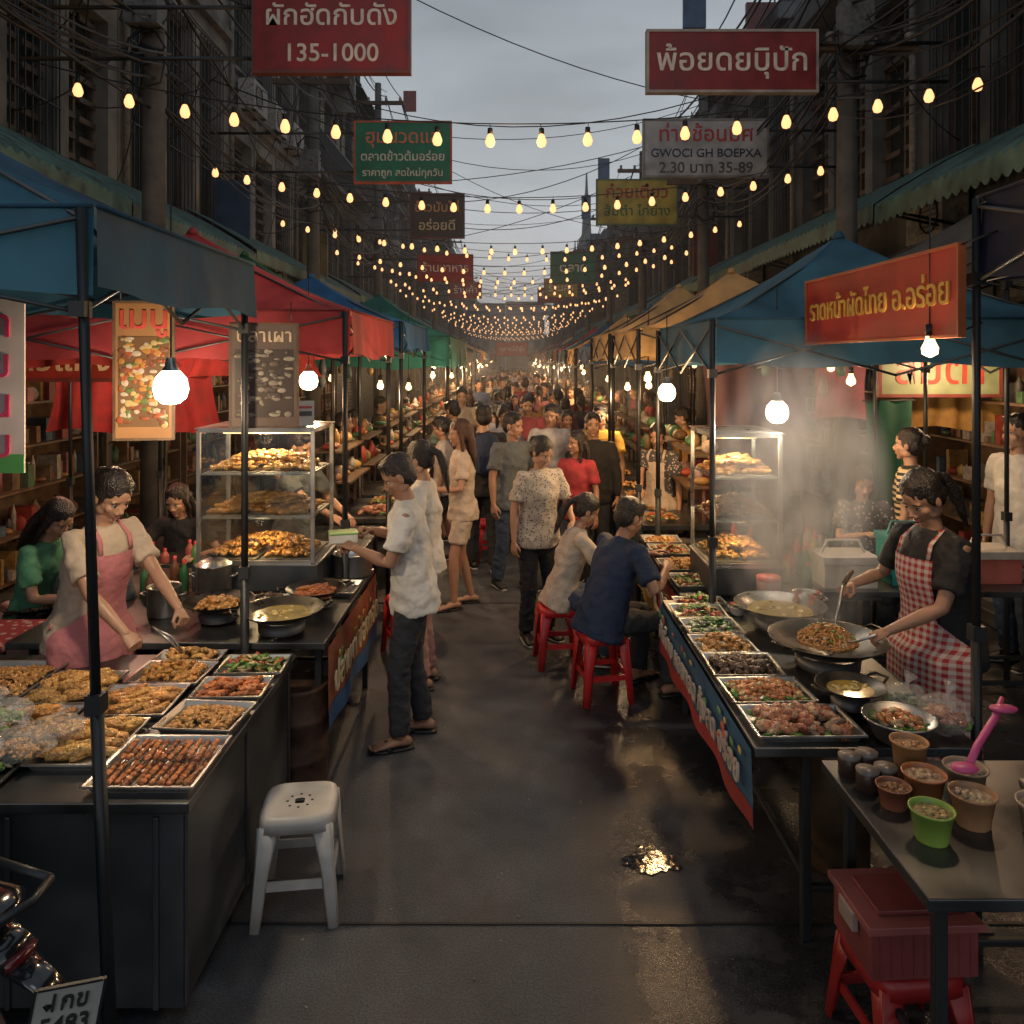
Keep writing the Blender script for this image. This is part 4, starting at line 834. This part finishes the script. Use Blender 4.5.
table('teal_dining_table',-3.0,-1.95,5.62,6.05,.74,top=mat('teal_laminate',(.03,.16,.17),.35))
for i in range(8): bottle(R.uniform(-2.8,-2.05),R.uniform(5.66,6.0),.74,R.choice([(.5,.5,.45),(.45,.12,.1),(.14,.35,.14)]),R.uniform(.14,.2),.03,'drink_bottle')
table('red_cloth_table',-3.6,-2.65,4.15,4.6,.76,top=pattern('red_check_cloth','voro',(.3,.035,.04),(.45,.36,.33),20))
wok(-2.95,4.95,.62,.2,'dark')
def rack(x,y0,y1,z1,face,seed,name='market_shelf'):
    r=random.Random(seed); b=MB(); n=6; d=.4
    for yy in(y0,y1): b.box((x,yy,z1/2),(d,.03,z1),M['wood'])
    b.box((x-face*d/2,(y0+y1)/2,z1/2),(.02,y1-y0,z1),M['wood'])
    for i in range(n):
        z=.3+(z1-.35)*i/(n-1); b.box((x,(y0+y1)/2,z),(d-.03,y1-y0-.03,.02),M['wood'])
        if i==n-1: continue
        yy=y0+.06
        while yy<y1-.1:
            w=r.uniform(.04,.12); h=r.uniform(.06,.27); c=r.choice([(.2,.03,.02),(.25,.16,.05),(.05,.09,.14),(.25,.23,.19),(.05,.11,.05),(.2,.09,.09),(.18,.09,.04),(.03,.03,.03),(.1,.07,.04)])
            if r.random()<.45: b.box((x+face*r.uniform(-.02,.06),yy+w/2,z+.01+h/2),(.2,w*.85,h),M['goods'],col=c,rz=r.uniform(-.15,.15))
            elif r.random()<.5: b.ell((x+face*.04,yy+w/2,z+.01+h*.3),(.08,w*.55,h*.35),M['goods'],10,7,col=c)
            else: b.lathe([(.001,0),(w*.4,0),(w*.4,h*.7),(w*.15,h*.9),(w*.15,h),(.001,h)],(x+face*.03,yy+w/2,z+.01),M['goods'],10,col=c)
            yy+=w
    b.obj(name)
for i,y in enumerate((4.4,6.5,8.6,10.7,13,15.5,18)):
    rack(4.55,y,y+1.9,2.3,-1,i); rack(-4.55,y,y+1.9,2.3,1,i+20)
def drape(name,x,y,z0,z1,w,rz,col,sd=0):
    b=MB(); b.grid(lambda u,v:((u-.5)*w*(1-.12*math.sin(math.pi*v)),(.03*math.sin(u*w*26+sd)+.04*noise.noise(V3((u*w*4,v*2,sd))))*(1-v*.6),z0+(z1-z0)*v+.06*noise.noise(V3((u*w*2,sd,0)))*(1-v)),int(26*w)+8,8,M['cloth'],col=col); b.cyl((-w/2-.03,0,z1),(w/2+.03,0,z1),.008,BLK,6); b.obj(name,loc=(x,y,0),rz=rz)
drape('red_curtain',-3.4,7.2,1.6,2.5,1.6,0,(.26,.025,.025)); drape('red_curtain',-2.3,7.15,2.1,2.5,1.2,0,(.3,.035,.03),3)
drape('red_curtain',-3.3,5.6,2.2,2.5,2.0,0,(.3,.03,.025),1)
drape('green_curtain',3.25,6.9,.9,1.9,.45,.2,(.02,.10,.06)); drape('dark_curtain',2.2,7.2,1.1,2.3,1.0,0,(.06,.03,.04)); drape('yellow_curtain',4.2,7.5,1.6,2.4,1.0,0,(.3,.17,.04)); drape('pink_cloth',3.0,7.3,1.7,2.3,.5,0,(.25,.08,.10))
sign('pale_green_shop_board',(3.9,7.3,2.15),1.1,.45,0,(.25,.3,.16),[('ส้มตำ',.3,(.4,.05,.03),0,.8)],thick=.03)
sign('red_shop_board',(-3.4,6.0,2.25),1.0,.3,0,(.4,.05,.03),[('ข้าวแกง',.2,(.8,.7,.4),0,.8)],thick=.03)
b=MB()
for i in range(44):
    s=R.choice((-1,1)); x=s*R.uniform(1.9,3.2); y=R.uniform(7,11.5); z=R.uniform(2.0,2.3); c=var_c(R.choice([(.2,.04,.03),(.2,.14,.06),(.16,.15,.13),(.05,.10,.07),(.05,.05,.07)]),.3)
    b.cyl((x,y,z+.1),(x,y,2.55),.002,BLK,4); b.tube([(x,y,z+.1),(x,y,z+.04),(x,y,z-.04),(x,y,z-.09)],[(.008,.008),(.03,.02),(.045,.028),(.03,.02)],M['goods'],8,col=c)
b.obj('hanging_goods')
def far_stall(x0,x1,y0,y1,sd):
    r=random.Random(sd); e=empty('market_stall_table'); b=MB(); cx,cy=(x0+x1)/2,(y0+y1)/2
    b.box((cx,cy,.78),(x1-x0,y1-y0,.04),M['top'])
    aisle=x1 if x1<0 else x0; c=r.choice([(.3,.04,.035),(.04,.10,.2),(.3,.2,.07),(.04,.16,.1)])
    sgn=1 if x1<0 else -1
    b.grid(lambda u,v:(aisle+sgn*(.01+.012*math.sin(u*20)*(1-v)),y0+(y1-y0)*u,.35+.42*v),24,3,M['print'],col=c)
    for x in(x0+.05,x1-.05):
        for y in(y0+.05,y1-.05): b.box((x,y,.38),(.035,.035,.76),M['pole'])
    for z,xo in((1.12,.55),(1.4,.62)):
        xx=aisle-sgn*xo; b.box((xx,cy,z),(.3,y1-y0-.1,.02),M['wood'])
        for y in(y0+.1,y1-.1): b.box((xx,y,z/2+.38),(.025,.025,z-.78),M['wood'])
    b.obj('table',e); b=MB(); n=max(2,int((y1-y0)/.4))
    for i in range(n):
        yy=y0+(i+.5)*(y1-y0)/n
        fill(b,aisle-sgn*.2,yy,.81,.32,.34,r.choice(['nuggets','fried','veg','meat','balls','salad']),.45)
        for z,xo in((1.135,.55),(1.415,.62)):
            for q in range(3):
                h=r.uniform(.05,.2); c=var_c(r.choice([(.3,.05,.03),(.36,.22,.06),(.34,.3,.24),(.06,.16,.07),(.3,.17,.08),(.1,.06,.04)]),.3); yq=yy+(q-1)*.12
                if r.random()<.5: b.lathe([(.001,0),(.045,0),(.045,h*.7),(.02,h*.9),(.02,h),(.001,h)],(aisle-sgn*xo,yq,z),M['goods'],8,col=c)
                else: b.ell((aisle-sgn*xo,yq,z+h*.3),(.08,.055,h*.35),M['goods'],8,6,col=c)
    b.obj('goods',e)
ys=[(7.3,8.4),(8.6,9.6),(10.2,11.6),(11.8,13.3),(13.8,15.6),(16,18),(18.4,20.6),(21,24),(24.5,28),(28.5,33)]
for i,(a,c) in enumerate(ys):
    far_stall(-2.0,-1.08,a,c,i); far_stall(1.15,2.1,a-.3,c-.3,i+50)
# ------------------------------------------------------------ motorcycle
def scooter():
    e=empty('parked_motorcycle',(-1.55,2.22,0),math.radians(163)); e.rotation_euler[0]=-.06
    pm=mat('scooter_paint',(.01,.011,.014),.18,coat=1); b=MB()
    for x in(.05,1.27):
        n=28; 
        b.tube([(x+.25*math.cos(i*2*math.pi/n),0,.29+.25*math.sin(i*2*math.pi/n)) for i in range(n+1)],[.045]*(n+1),M['tyre'],10,cap=False)
        b.cyl((x,-.05,.29),(x,.05,.29),.05,M['steel'],16)
        for i in range(6): a=i*math.pi/3; b.tube([(x,0,.29),(x+.21*math.cos(a),0,.29+.21*math.sin(a))],[.016,.012],M['steel'],8)
    b.obj('wheels',e); b=MB()
    b.tube([(-.26,0,.80),(-.2,0,.78),(.05,0,.76),(.35,0,.74),(.5,0,.70)],[(.03,.02),(.10,.045),(.125,.055),(.12,.05),(.05,.03)],pm,18,side=(0,1,0))
    b.tube([(-.28,0,.70),(-.18,0,.68),(.1,0,.62),(.4,0,.55),(.6,0,.45)],[(.05,.03),(.095,.055),(.12,.09),(.12,.1),(.08,.06)],pm,18,side=(0,1,0))
    b.tube([(-.16,0,.36),(-.05,0,.56),(.15,0,.62)],[(.07,.015),(.075,.02),(.07,.02)],pm,12,side=(0,1,0))
    b.tube([(.95,0,.98),(1.0,0,.75),(1.08,0,.5),(1.15,0,.42)],[(.13,.05),(.17,.06),(.13,.05),(.07,.03)],pm,16,side=(0,1,0))
    b.tube([(.55,0,.32),(.85,0,.3),(1.0,0,.45)],[(.14,.04),(.14,.04),(.12,.04)],pm,14,side=(0,1,0))
    b.tube([(1.25,0,.3),(1.1,0,.75),(1.0,0,1.0)],[.025,.03,.03],M['steel'],10)
    b.tube([(.88,-.33,.99),(.95,-.15,1.04),(.97,0,1.04),(.95,.15,1.04),(.88,.33,.99)],[.016]*5,BLK,8)
    for s in(-1,1): b.tube([(.93,s*.22,1.03),(.93,s*.26,1.2)],[.006,.006],BLK,6); b.ell((.93,s*.28,1.24),(.02,.06,.04),BLK,14,8)
    b.tube([(-.29,0,.70),(-.285,0,.67)],[(.05,.015),(.045,.015)],mat('tail_light',(.10,.008,.008),.2,coat=.5),12,side=(0,1,0))
    b.tube([(-.25,.16,.42),(.1,.16,.38),(.4,.15,.36)],[.05,.045,.03],M['steeld'],14)
    b.tube([(-.3,-.09,.84),(-.34,0,.85),(-.3,.09,.84),(.0,.13,.82)],[.012]*4,M['pole'],8); b.tube([(-.3,-.09,.84),(.0,-.13,.82)],[.012]*2,M['pole'],8)
    b.tube([(-.26,0,.68),(-.36,0,.64),(-.41,0,.6)],[(.05,.02),(.04,.012),(.04,.01)],pm,10,side=(0,1,0))
    b.obj('body',e)
    pe=empty('licence_plate',(-.43,.0,.575)); pe.parent=e; pe.rotation_euler=(0,.22,math.radians(-133)); pb=MB(); pb.box((0,0,0),(.16,.006,.13),M['print'],col=(.36,.36,.34)); 
    for s in(-1,1): pb.box((s*.08,0,0),(.006,.01,.136),BLK); pb.box((0,0,s*.065),(.15,.01,.006),BLK)
    pb.obj('plate',pe); text(pe,'1กข',.06,(.03,.03,.03),(0,-.005,.028)); text(pe,'5483',.06,(.03,.03,.03),(0,-.005,-.032))
scooter()
# ------------------------------------------------------------ buildings
WM=[mat('plaster_%d'%i,c,.85,ns=1.3,na=.65,bump=.3,bs=14) for i,c in enumerate(((.20,.20,.185),(.14,.145,.145),(.23,.21,.185),(.12,.13,.135),(.27,.265,.25)))]
WG=mat('window_glass',(.03,.04,.045),.12); SHW=mat('shutter_wood',(.09,.07,.055),.65,ns=6,na=.5); GRN=mat('green_corrugated',(.10,.19,.165),.55,.2,ns=3,na=.6); RFT=mat('roof_tile',(.07,.055,.05),.8,ns=5,na=.5)
WL=mat('lit_window',(.5,.3,.1),.5,em=(1,.55,.22),es=.35)
ROLL=mat('roller_shutter',(.11,.12,.12),.5,.5,ns=2,na=.5)
FX=5.2
def shophouse(side,y0,w,H,st,seed):
    r=random.Random(seed); b=MB(); wall=WM[seed%5]
    def bx(yc,zc,xo,dy,dz,dx,m,col=(1,1,1)):
        b.box((side*(FX+xo),y0+yc,zc),(dx,dy,dz),m,col)
    bx(w/2,H/2,3.3,w,H,6,wall)
    g=3.5; fl=3.1; n=max(1,int((H-g-.4)/fl)); fl=(H-g-.5)/n
    bx(.2,g/2,.15,.4,g,.3,wall); bx(w-.2,g/2,.15,.4,g,.3,wall); bx(w/2,g-.25,.12,w-.8,.5,.24,wall)
    if r.random()<.5:
        for k in range(28): bx(w/2,.1+k*.112,.2,w-.8,.085,.04,ROLL)
    else:
        for k in range(3): bx(w*(.25+.25*k),1.5,.22,.06,3,.05,SHW)
        bx(w/2,1.5,.27,w-.8,3,.02,WG)
    for f in range(n):
        z=g+f*fl; nw=3 if w>3.6 else 2
        bx(w/2,z+.06,-.03,w,.14,.18,wall)
        style=(st+f)%4; sill=.75; top=fl-.5
        if f==0 and style>1: style-=2
        bx(w/2,z+sill/2+.13,.15,w,sill,.3,wall)
        if top<fl-.15: bx(w/2,z+(fl+top)/2+.13,.15,w,fl-top,.3,wall)
        zc=z+.13+(sill+top)/2; hh=top-sill
        for k in range(nw+1): bx(.12+k*(w-.24)/nw,zc,.13,.24,hh,.26,wall)
        for k in range(nw):
            yc=.12+(k+.5)*(w-.24)/nw; ow=(w-.24)/nw-.24
            bx(yc,zc,.27,ow,hh,.03,WL if r.random()<.03 else WG)
            for q in(-1,0,1): bx(yc+q*(ow/2-.03),zc,.22,.05,hh,.06,SHW)
            for q in(-.5,0,.22,.5): bx(yc,zc+q*(hh-.05),.215,ow,.045,.05,SHW)
            bx(yc,z+sill+.11,-.02,ow+.12,.05,.14,wall)
            if style==0:
                for q in(-1,1):
                    for l in range(9): bx(yc+q*ow*.26,zc-hh/2+.1+l*(hh-.2)/8,.16,ow*.42,.07,.03,SHW)
            if style==1 or r.random()<.25:
                for l in range(8): bx(yc-ow/2+ow*l/7,zc,-.03,.014,hh,.014,M['pole'])
                for l in range(4): bx(yc,zc-hh/2+hh*l/3,-.045,ow,.016,.016,M['pole'])
            if r.random()<.42:
                yy=yc; zz=z+.42
                bx(yy,zz,-.22,.82,.56,.3,M['goods'],(.36,.36,.34))
                b.tube([(side*(FX-.375),y0+yy-.12+.2*math.cos(a*math.pi/8),zz+.2*math.sin(a*math.pi/8)) for a in range(17)],[.012]*17,M['pole'],5,cap=False)
                for l in range(7): bx(yy-.12,zz-.18+l*.06,-.378,.38,.01,.008,M['pole'])
                for q in(-.3,.3): bx(yy+q,zz-.3,-.2,.03,.03,.36,M['pole'])
                b.tube([(side*(FX-.1),y0+yy+.38,zz),(side*(FX-.12),y0+yy+.5,zz-.5),(side*(FX-.08),y0+yy+.48,z-1)],[.02]*3,M['goods'],6,col=(.3,.3,.28))
        if style in(2,3):
            zb=z+.2; bx(w/2,zb-.02,-.3,w-.3,.12,.6,wall)
            for l in range(int(w/.14)): bx(.2+l*.14,zb+.5,-.57,.025,.9,.025,M['pole'] if style==2 else SHW)
            bx(w/2,zb+.97,-.57,w-.3,.05,.05,M['pole']); 
            if r.random()<.7:
                for l in range(6):
                    c=r.choice([(.25,.25,.25),(.2,.05,.04),(.08,.10,.18),(.28,.28,.2)]); yy=r.uniform(.5,w-.5); b.grid(lambda u,v,yy=yy:(side*(FX-.45)+.02*math.sin(u*12),y0+yy+(u-.5)*.45,zb+1.0+v*.7),8,3,M['cloth'],col=c)
                b.cyl((side*(FX-.45),y0+.2,zb+1.7),(side*(FX-.45),y0+w-.2,zb+1.7),.008,M['pole'],6)
            if r.random()<.5:
                b.grid(lambda u,v:(side*(FX-.8*v),y0+.15+(w-.3)*u,z+fl-.1-.35*v+.02*math.sin(u*w*40)),int(w*20),2,GRN)
    bx(w/2,H-.1,-.1,w,.3,.5,wall); bx(w/2,H+.25,.1,w-.1,.5,.2,wall)
    if r.random()<.6:
        b.grid(lambda u,v:(side*(FX-.4+3.8*v),y0-.02+(w+.04)*u,H+.42+1.5*v+.025*math.sin(u*w*30)),int(w*14),3,RFT)
    else:
        bx(w*.3,H+1.0,2,1.2,1.2,1.2,M['goods'],(.2,.2,.22)); b.cyl((side*(FX+.6),y0+w*.7,H),(side*(FX+.6),y0+w*.7,H+2.2),.02,M['pole'],6)
        for l in range(4): b.cyl((side*(FX+.2),y0+w*.7,H+1.4+l*.2),(side*(FX+1.0),y0+w*.7,H+1.4+l*.2),.01,M['pole'],5)
    b.cyl((side*(FX-.06),y0+.1,3.5),(side*(FX-.06),y0+.1,H),.045,M['goods'],8,col=(.2,.19,.17))
    for l in range(3):
        if r.random()<.3:
            bx(r.uniform(.4,w-.4),g+1.2+l*fl*.8,-.4,.1,r.uniform(.8,1.6),.6,M['signlit'],r.choice([(.15,.03,.03),(.22,.22,.2),(.03,.07,.14),(.2,.15,.05)]))
    b.obj('shophouse')
y=-2; i=0
while y<110:
    w=R.choice([4.0,4.4,3.7,4.8]); H=(14+R.uniform(-1,1.5)) if y<24 else 11+R.uniform(-1.2,1.0); shophouse(-1,y,w,H,i,i*7+1); y+=w+.02; i+=1
y=-2
while y<110:
    w=R.choice([4.0,4.4,3.7,4.8]); H=8.5+R.uniform(-.5,.9) if y<60 else 8; shophouse(1,y,w,H,i,i*5+3); y+=w+.02; i+=1
for s in(-1,1):
    b=MB(); yy=1.0
    while yy<60:
        L=R.uniform(3.6,4.6); zo=R.uniform(-.08,.08)
        b.grid(lambda u,v:(s*(5.2-1.15*v),yy+L*u,4.62+zo-.55*v-.12*v*v+.022*math.sin(u*L*2*math.pi/.15)),int(L*40) if yy<16 else int(L*14),4,GRN)
        b.grid(lambda u,v:(s*(4.05),yy+L*u,3.95+zo-.22*v*(.75+.25*abs(math.sin(u*L*math.pi/.15)))+.022*math.sin(u*L*2*math.pi/.15)*(1-v)),int(L*40) if yy<16 else int(L*14),2,GRN)
        for q in(.1,L/2,L-.1): b.cyl((s*5.15,yy+q,3.7),(s*4.1,yy+q,3.9+zo),.018,M['pole'],6)
        yy+=L+.03
    b.obj('corrugated_awning')
cm=mat('pole_concrete',(.12,.115,.105),.85,ns=4,na=.4)
py=[2.5,8.6,15.5,23,31,40,50,60,72]
for s in(-1,1):
    for y in py:
        PH=10.2 if s<0 else 8.4
        e=empty('utility_pole',(s*3.85,y+(.6 if s>0 else 0),0)); b=MB(); b.tube([(0,0,0),(0,0,PH)],[.15,.09],cm,8)
        for z in(PH-2.6,PH-1.5,PH-.6): b.box((0,-.12,z),(1.5,.09,.1),M['wood']); [b.lathe([(.03,0),(.045,.03),(.03,.06),(.045,.09),(.02,.12)],(q,-.12,z+.05),M['goods'],8,col=(.35,.3,.25)) for q in(-.65,-.25,.25,.65)]
        b.box((0,-.22,6.0),(.35,.2,.5),M['goods'],col=(.15,.16,.16)); 
        for k in range(3):
            n=14; rr=R.uniform(.16,.28); zc=R.uniform(5.2,6.6); b.tube([(R.uniform(-.04,.04)+rr*math.cos(a*.9),-.2+R.uniform(-.03,.03),zc+rr*math.sin(a*.9)) for a in range(n)],[.012]*n,BLK,5)
        b.obj('post',e)
for s in(-1,1):
    b=MB(); PH=10.2 if s<0 else 8.4
    for a,c in zip(py,py[1:]):
        for k in range(28):
            z0=R.choice([R.uniform(5.0,6.4),R.uniform(5.0,6.4),PH-2.6,PH-1.4,PH-.5])+R.uniform(-.1,.1); sag=R.uniform(.15,.8); x0=s*(3.85-R.uniform(-.15,.25)) if z0<7 else s*(3.85+R.choice([-.65,-.25,.25,.65])); o=.6 if s>0 else 0
            n=10; z1=z0+R.uniform(-.25,.25); xe=s*(3.85-R.uniform(-.15,.2)) if z0<7 else x0; rd=R.uniform(.007,.02)
            b.tube([(x0+(xe-x0)*t/n,a+o+(c-a)*t/n,z0+(z1-z0)*t/n-sag*4*(t/n)*(1-t/n)) for t in range(n+1)],[rd]*(n+1),BLK,5)
        for k in range(9):
            ya=R.uniform(a,c); yb=ya+R.uniform(-2.5,2.5); z0=R.uniform(5,7.5); z1=R.uniform(4.3,8); n=8
            b.tube([(s*(3.85+1.35*t/n),ya+(yb-ya)*t/n,z0+(z1-z0)*t/n-.8*(t/n)*(1-t/n)) for t in range(n+1)],[.008]*(n+1),BLK,5)
    b.obj('power_cables')
b=MB()
for k in range(26):
    ya=R.uniform(6,55); yb=ya+R.uniform(-4,4); za=R.uniform(5.5,9.5); zb=R.uniform(5.5,8.5); n=16; sg=R.uniform(.4,1.2)
    b.tube([(-3.9+7.8*t/n,ya+(yb-ya)*t/n,za+(zb-za)*t/n-sg*4*(t/n)*(1-t/n)) for t in range(n+1)],[.008 if ya<20 else .012]*(n+1),BLK,5)
b.obj('crossing_cables')
b=MB()
for i in range(14):
    x=-40+i*6; H=R.uniform(6,11); b.box((x,126,H/2),(5.9,8,H),WM[i%5]); 
    for f in range(3):
        for k in range(3): b.box((x-1.8+k*1.8,121.98,2+f*2.5),(1.0,.1,1.4),WG)
    b.box((x,121.9,H),(6.0,.4,.3),WM[i%5])
b.obj('distant_buildings')
b=MB(); tm=mat('spire_stone',(.13,.13,.135),.7)
X0,Y0=12.3,132
b.lathe([(4,8),(4,12),(3.4,12.3),(3.2,14.5),(2.7,15),(2.5,17),(2.0,17.5),(1.8,19.5),(1.4,20.2),(1.2,22),(.8,23),(.7,25),(.5,26.5),(.4,29),(.25,30),(.12,33)],(X0,Y0,0),tm,16)
for k in range(8):
    a=k*math.pi/4; b.tube([(X0+3.2*math.cos(a),Y0+3.2*math.sin(a),12),(X0+3.2*math.cos(a),Y0+3.2*math.sin(a),18)],[.5,.08],tm,8); b.tube([(X0+1.9*math.cos(a),Y0+1.9*math.sin(a),17),(X0+1.9*math.cos(a),Y0+1.9*math.sin(a),22)],[.35,.06],tm,8)
b.obj('temple_spire')
# ------------------------------------------------------------ steam and haze
def steam(name,c,r,dens,sc=4.5):
    m=bpy.data.materials.new(name+'_vapour'); N,L=nt(m); N.remove(N['Principled BSDF']); out=N['Material Output']
    pv_=N.new('ShaderNodeVolumeScatter'); pv_.inputs['Color'].default_value=(.88,.94,1,1); pv_.inputs['Anisotropy'].default_value=.1
    tc=N.new('ShaderNodeTexCoord'); n=N.new('ShaderNodeTexNoise'); n.inputs['Scale'].default_value=sc; n.inputs['Detail'].default_value=2; n.inputs['Distortion'].default_value=.9
    mp=N.new('ShaderNodeMapping'); mp.inputs['Scale'].default_value=(1,1,.5); L.new(tc.outputs['Object'],mp.inputs[0]); L.new(mp.outputs[0],n.inputs['Vector'])
    ln=N.new('ShaderNodeVectorMath'); ln.operation='DIVIDE'; ln.inputs[1].default_value=r; L.new(tc.outputs['Object'],ln.inputs[0])
    l2=N.new('ShaderNodeVectorMath'); l2.operation='LENGTH'; L.new(ln.outputs[0],l2.inputs[0])
    f=N.new('ShaderNodeMapRange'); f.inputs[1].default_value=.2; f.inputs[2].default_value=1; f.inputs[3].default_value=1; f.inputs[4].default_value=0; L.new(l2.outputs['Value'],f.inputs[0])
    q=N.new('ShaderNodeMapRange'); q.inputs[1].default_value=.40; q.inputs[2].default_value=.68; q.inputs[3].default_value=0; q.inputs[4].default_value=dens; L.new(n.outputs['Fac'],q.inputs[0])
    mu=N.new('ShaderNodeMath'); mu.operation='MULTIPLY'; L.new(f.outputs[0],mu.inputs[0]); L.new(q.outputs[0],mu.inputs[1]); L.new(mu.outputs[0],pv_.inputs['Density']); L.new(pv_.outputs[0],out.inputs['Volume'])
    b=MB(); b.ell((0,0,0),r,m,20,14); b.obj(name,loc=c)
steam('wok_steam',(1.48,4.12,1.56),(.46,.46,.86),7.0)
m=bpy.data.materials.new('smoky_air'); N,L=nt(m); N.remove(N['Principled BSDF']); vs=N.new('ShaderNodeVolumeScatter'); vs.inputs['Density'].default_value=.0065; vs.inputs['Color'].default_value=(.95,.95,.95,1); vs.inputs['Anisotropy'].default_value=.35; L.new(vs.outputs[0],N['Material Output'].inputs['Volume'])
b=MB(); b.box((0,52.5,4.01),(10.2,88,8),m); b.obj('street_haze')
# ------------------------------------------------------------ world, sun, camera
w=bpy.data.worlds.new('World'); scene.world=w; w.use_nodes=True; N,L=w.node_tree.nodes,w.node_tree.links
bg=N['Background']; sky=N.new('ShaderNodeTexSky'); sky.sky_type='NISHITA'; sky.sun_disc=False; sky.sun_elevation=math.radians(3); sky.sun_rotation=math.radians(200); sky.air_density=1.5; sky.dust_density=4
tc=N.new('ShaderNodeTexCoord'); sx=N.new('ShaderNodeSeparateXYZ'); L.new(tc.outputs['Generated'],sx.inputs[0])
rp=N.new('ShaderNodeValToRGB'); L.new(sx.outputs['Z'],rp.inputs[0]); cr_=rp.color_ramp; cr_.elements[0].position=0; cr_.elements[0].color=(.60,.59,.59,1); cr_.elements[1].position=.6; cr_.elements[1].color=(.20,.24,.285,1); q=cr_.elements.new(.22); q.color=(.43,.47,.51,1)
mp=N.new('ShaderNodeMapping'); mp.inputs['Scale'].default_value=(1.5,1.5,5); L.new(tc.outputs['Generated'],mp.inputs[0])
n=N.new('ShaderNodeTexNoise'); n.inputs['Scale'].default_value=1.8; n.inputs['Detail'].default_value=4; L.new(mp.outputs[0],n.inputs['Vector'])
mr=N.new('ShaderNodeMapRange'); mr.inputs[1].default_value=.3; mr.inputs[2].default_value=.7; mr.inputs[3].default_value=.76; mr.inputs[4].default_value=1.22; L.new(n.outputs['Fac'],mr.inputs[0])
m1=N.new('ShaderNodeMix'); m1.data_type='RGBA'; m1.blend_type='MULTIPLY'; m1.inputs['Factor'].default_value=1; L.new(rp.outputs[0],m1.inputs['A']); L.new(mr.outputs[0],m1.inputs['B'])
hs=N.new('ShaderNodeHueSaturation'); hs.inputs['Saturation'].default_value=.3; hs.inputs['Value'].default_value=.12; L.new(sky.outputs[0],hs.inputs['Color'])
m2=N.new('ShaderNodeMix'); m2.data_type='RGBA'; m2.blend_type='ADD'; m2.inputs['Factor'].default_value=.5; L.new(m1.outputs['Result'],m2.inputs['A']); L.new(hs.outputs[0],m2.inputs['B'])
L.new(m2.outputs['Result'],bg.inputs[0]); bg.inputs[1].default_value=.95
sl=bpy.data.lights.new('sun','SUN'); sl.energy=.15; sl.angle=math.radians(20); sl.color=(.8,.88,1); so=bpy.data.objects.new('sun',sl); COL.objects.link(so); so.rotation_euler=(math.radians(35),0,math.radians(20))
cam=bpy.data.cameras.new('camera'); co=bpy.data.objects.new('camera',cam); COL.objects.link(co); co.location=(0,0,2.25); co.rotation_euler=(math.pi/2,0,0)
cam.sensor_width=36; cam.lens=28.125; cam.shift_y=-152/1024; cam.clip_end=1000; cam.clip_start=.05; scene.camera=co
scene.view_settings.view_transform='Standard'; scene.view_settings.look='None'; scene.view_settings.exposure=0
print('done',time.time()-T0)
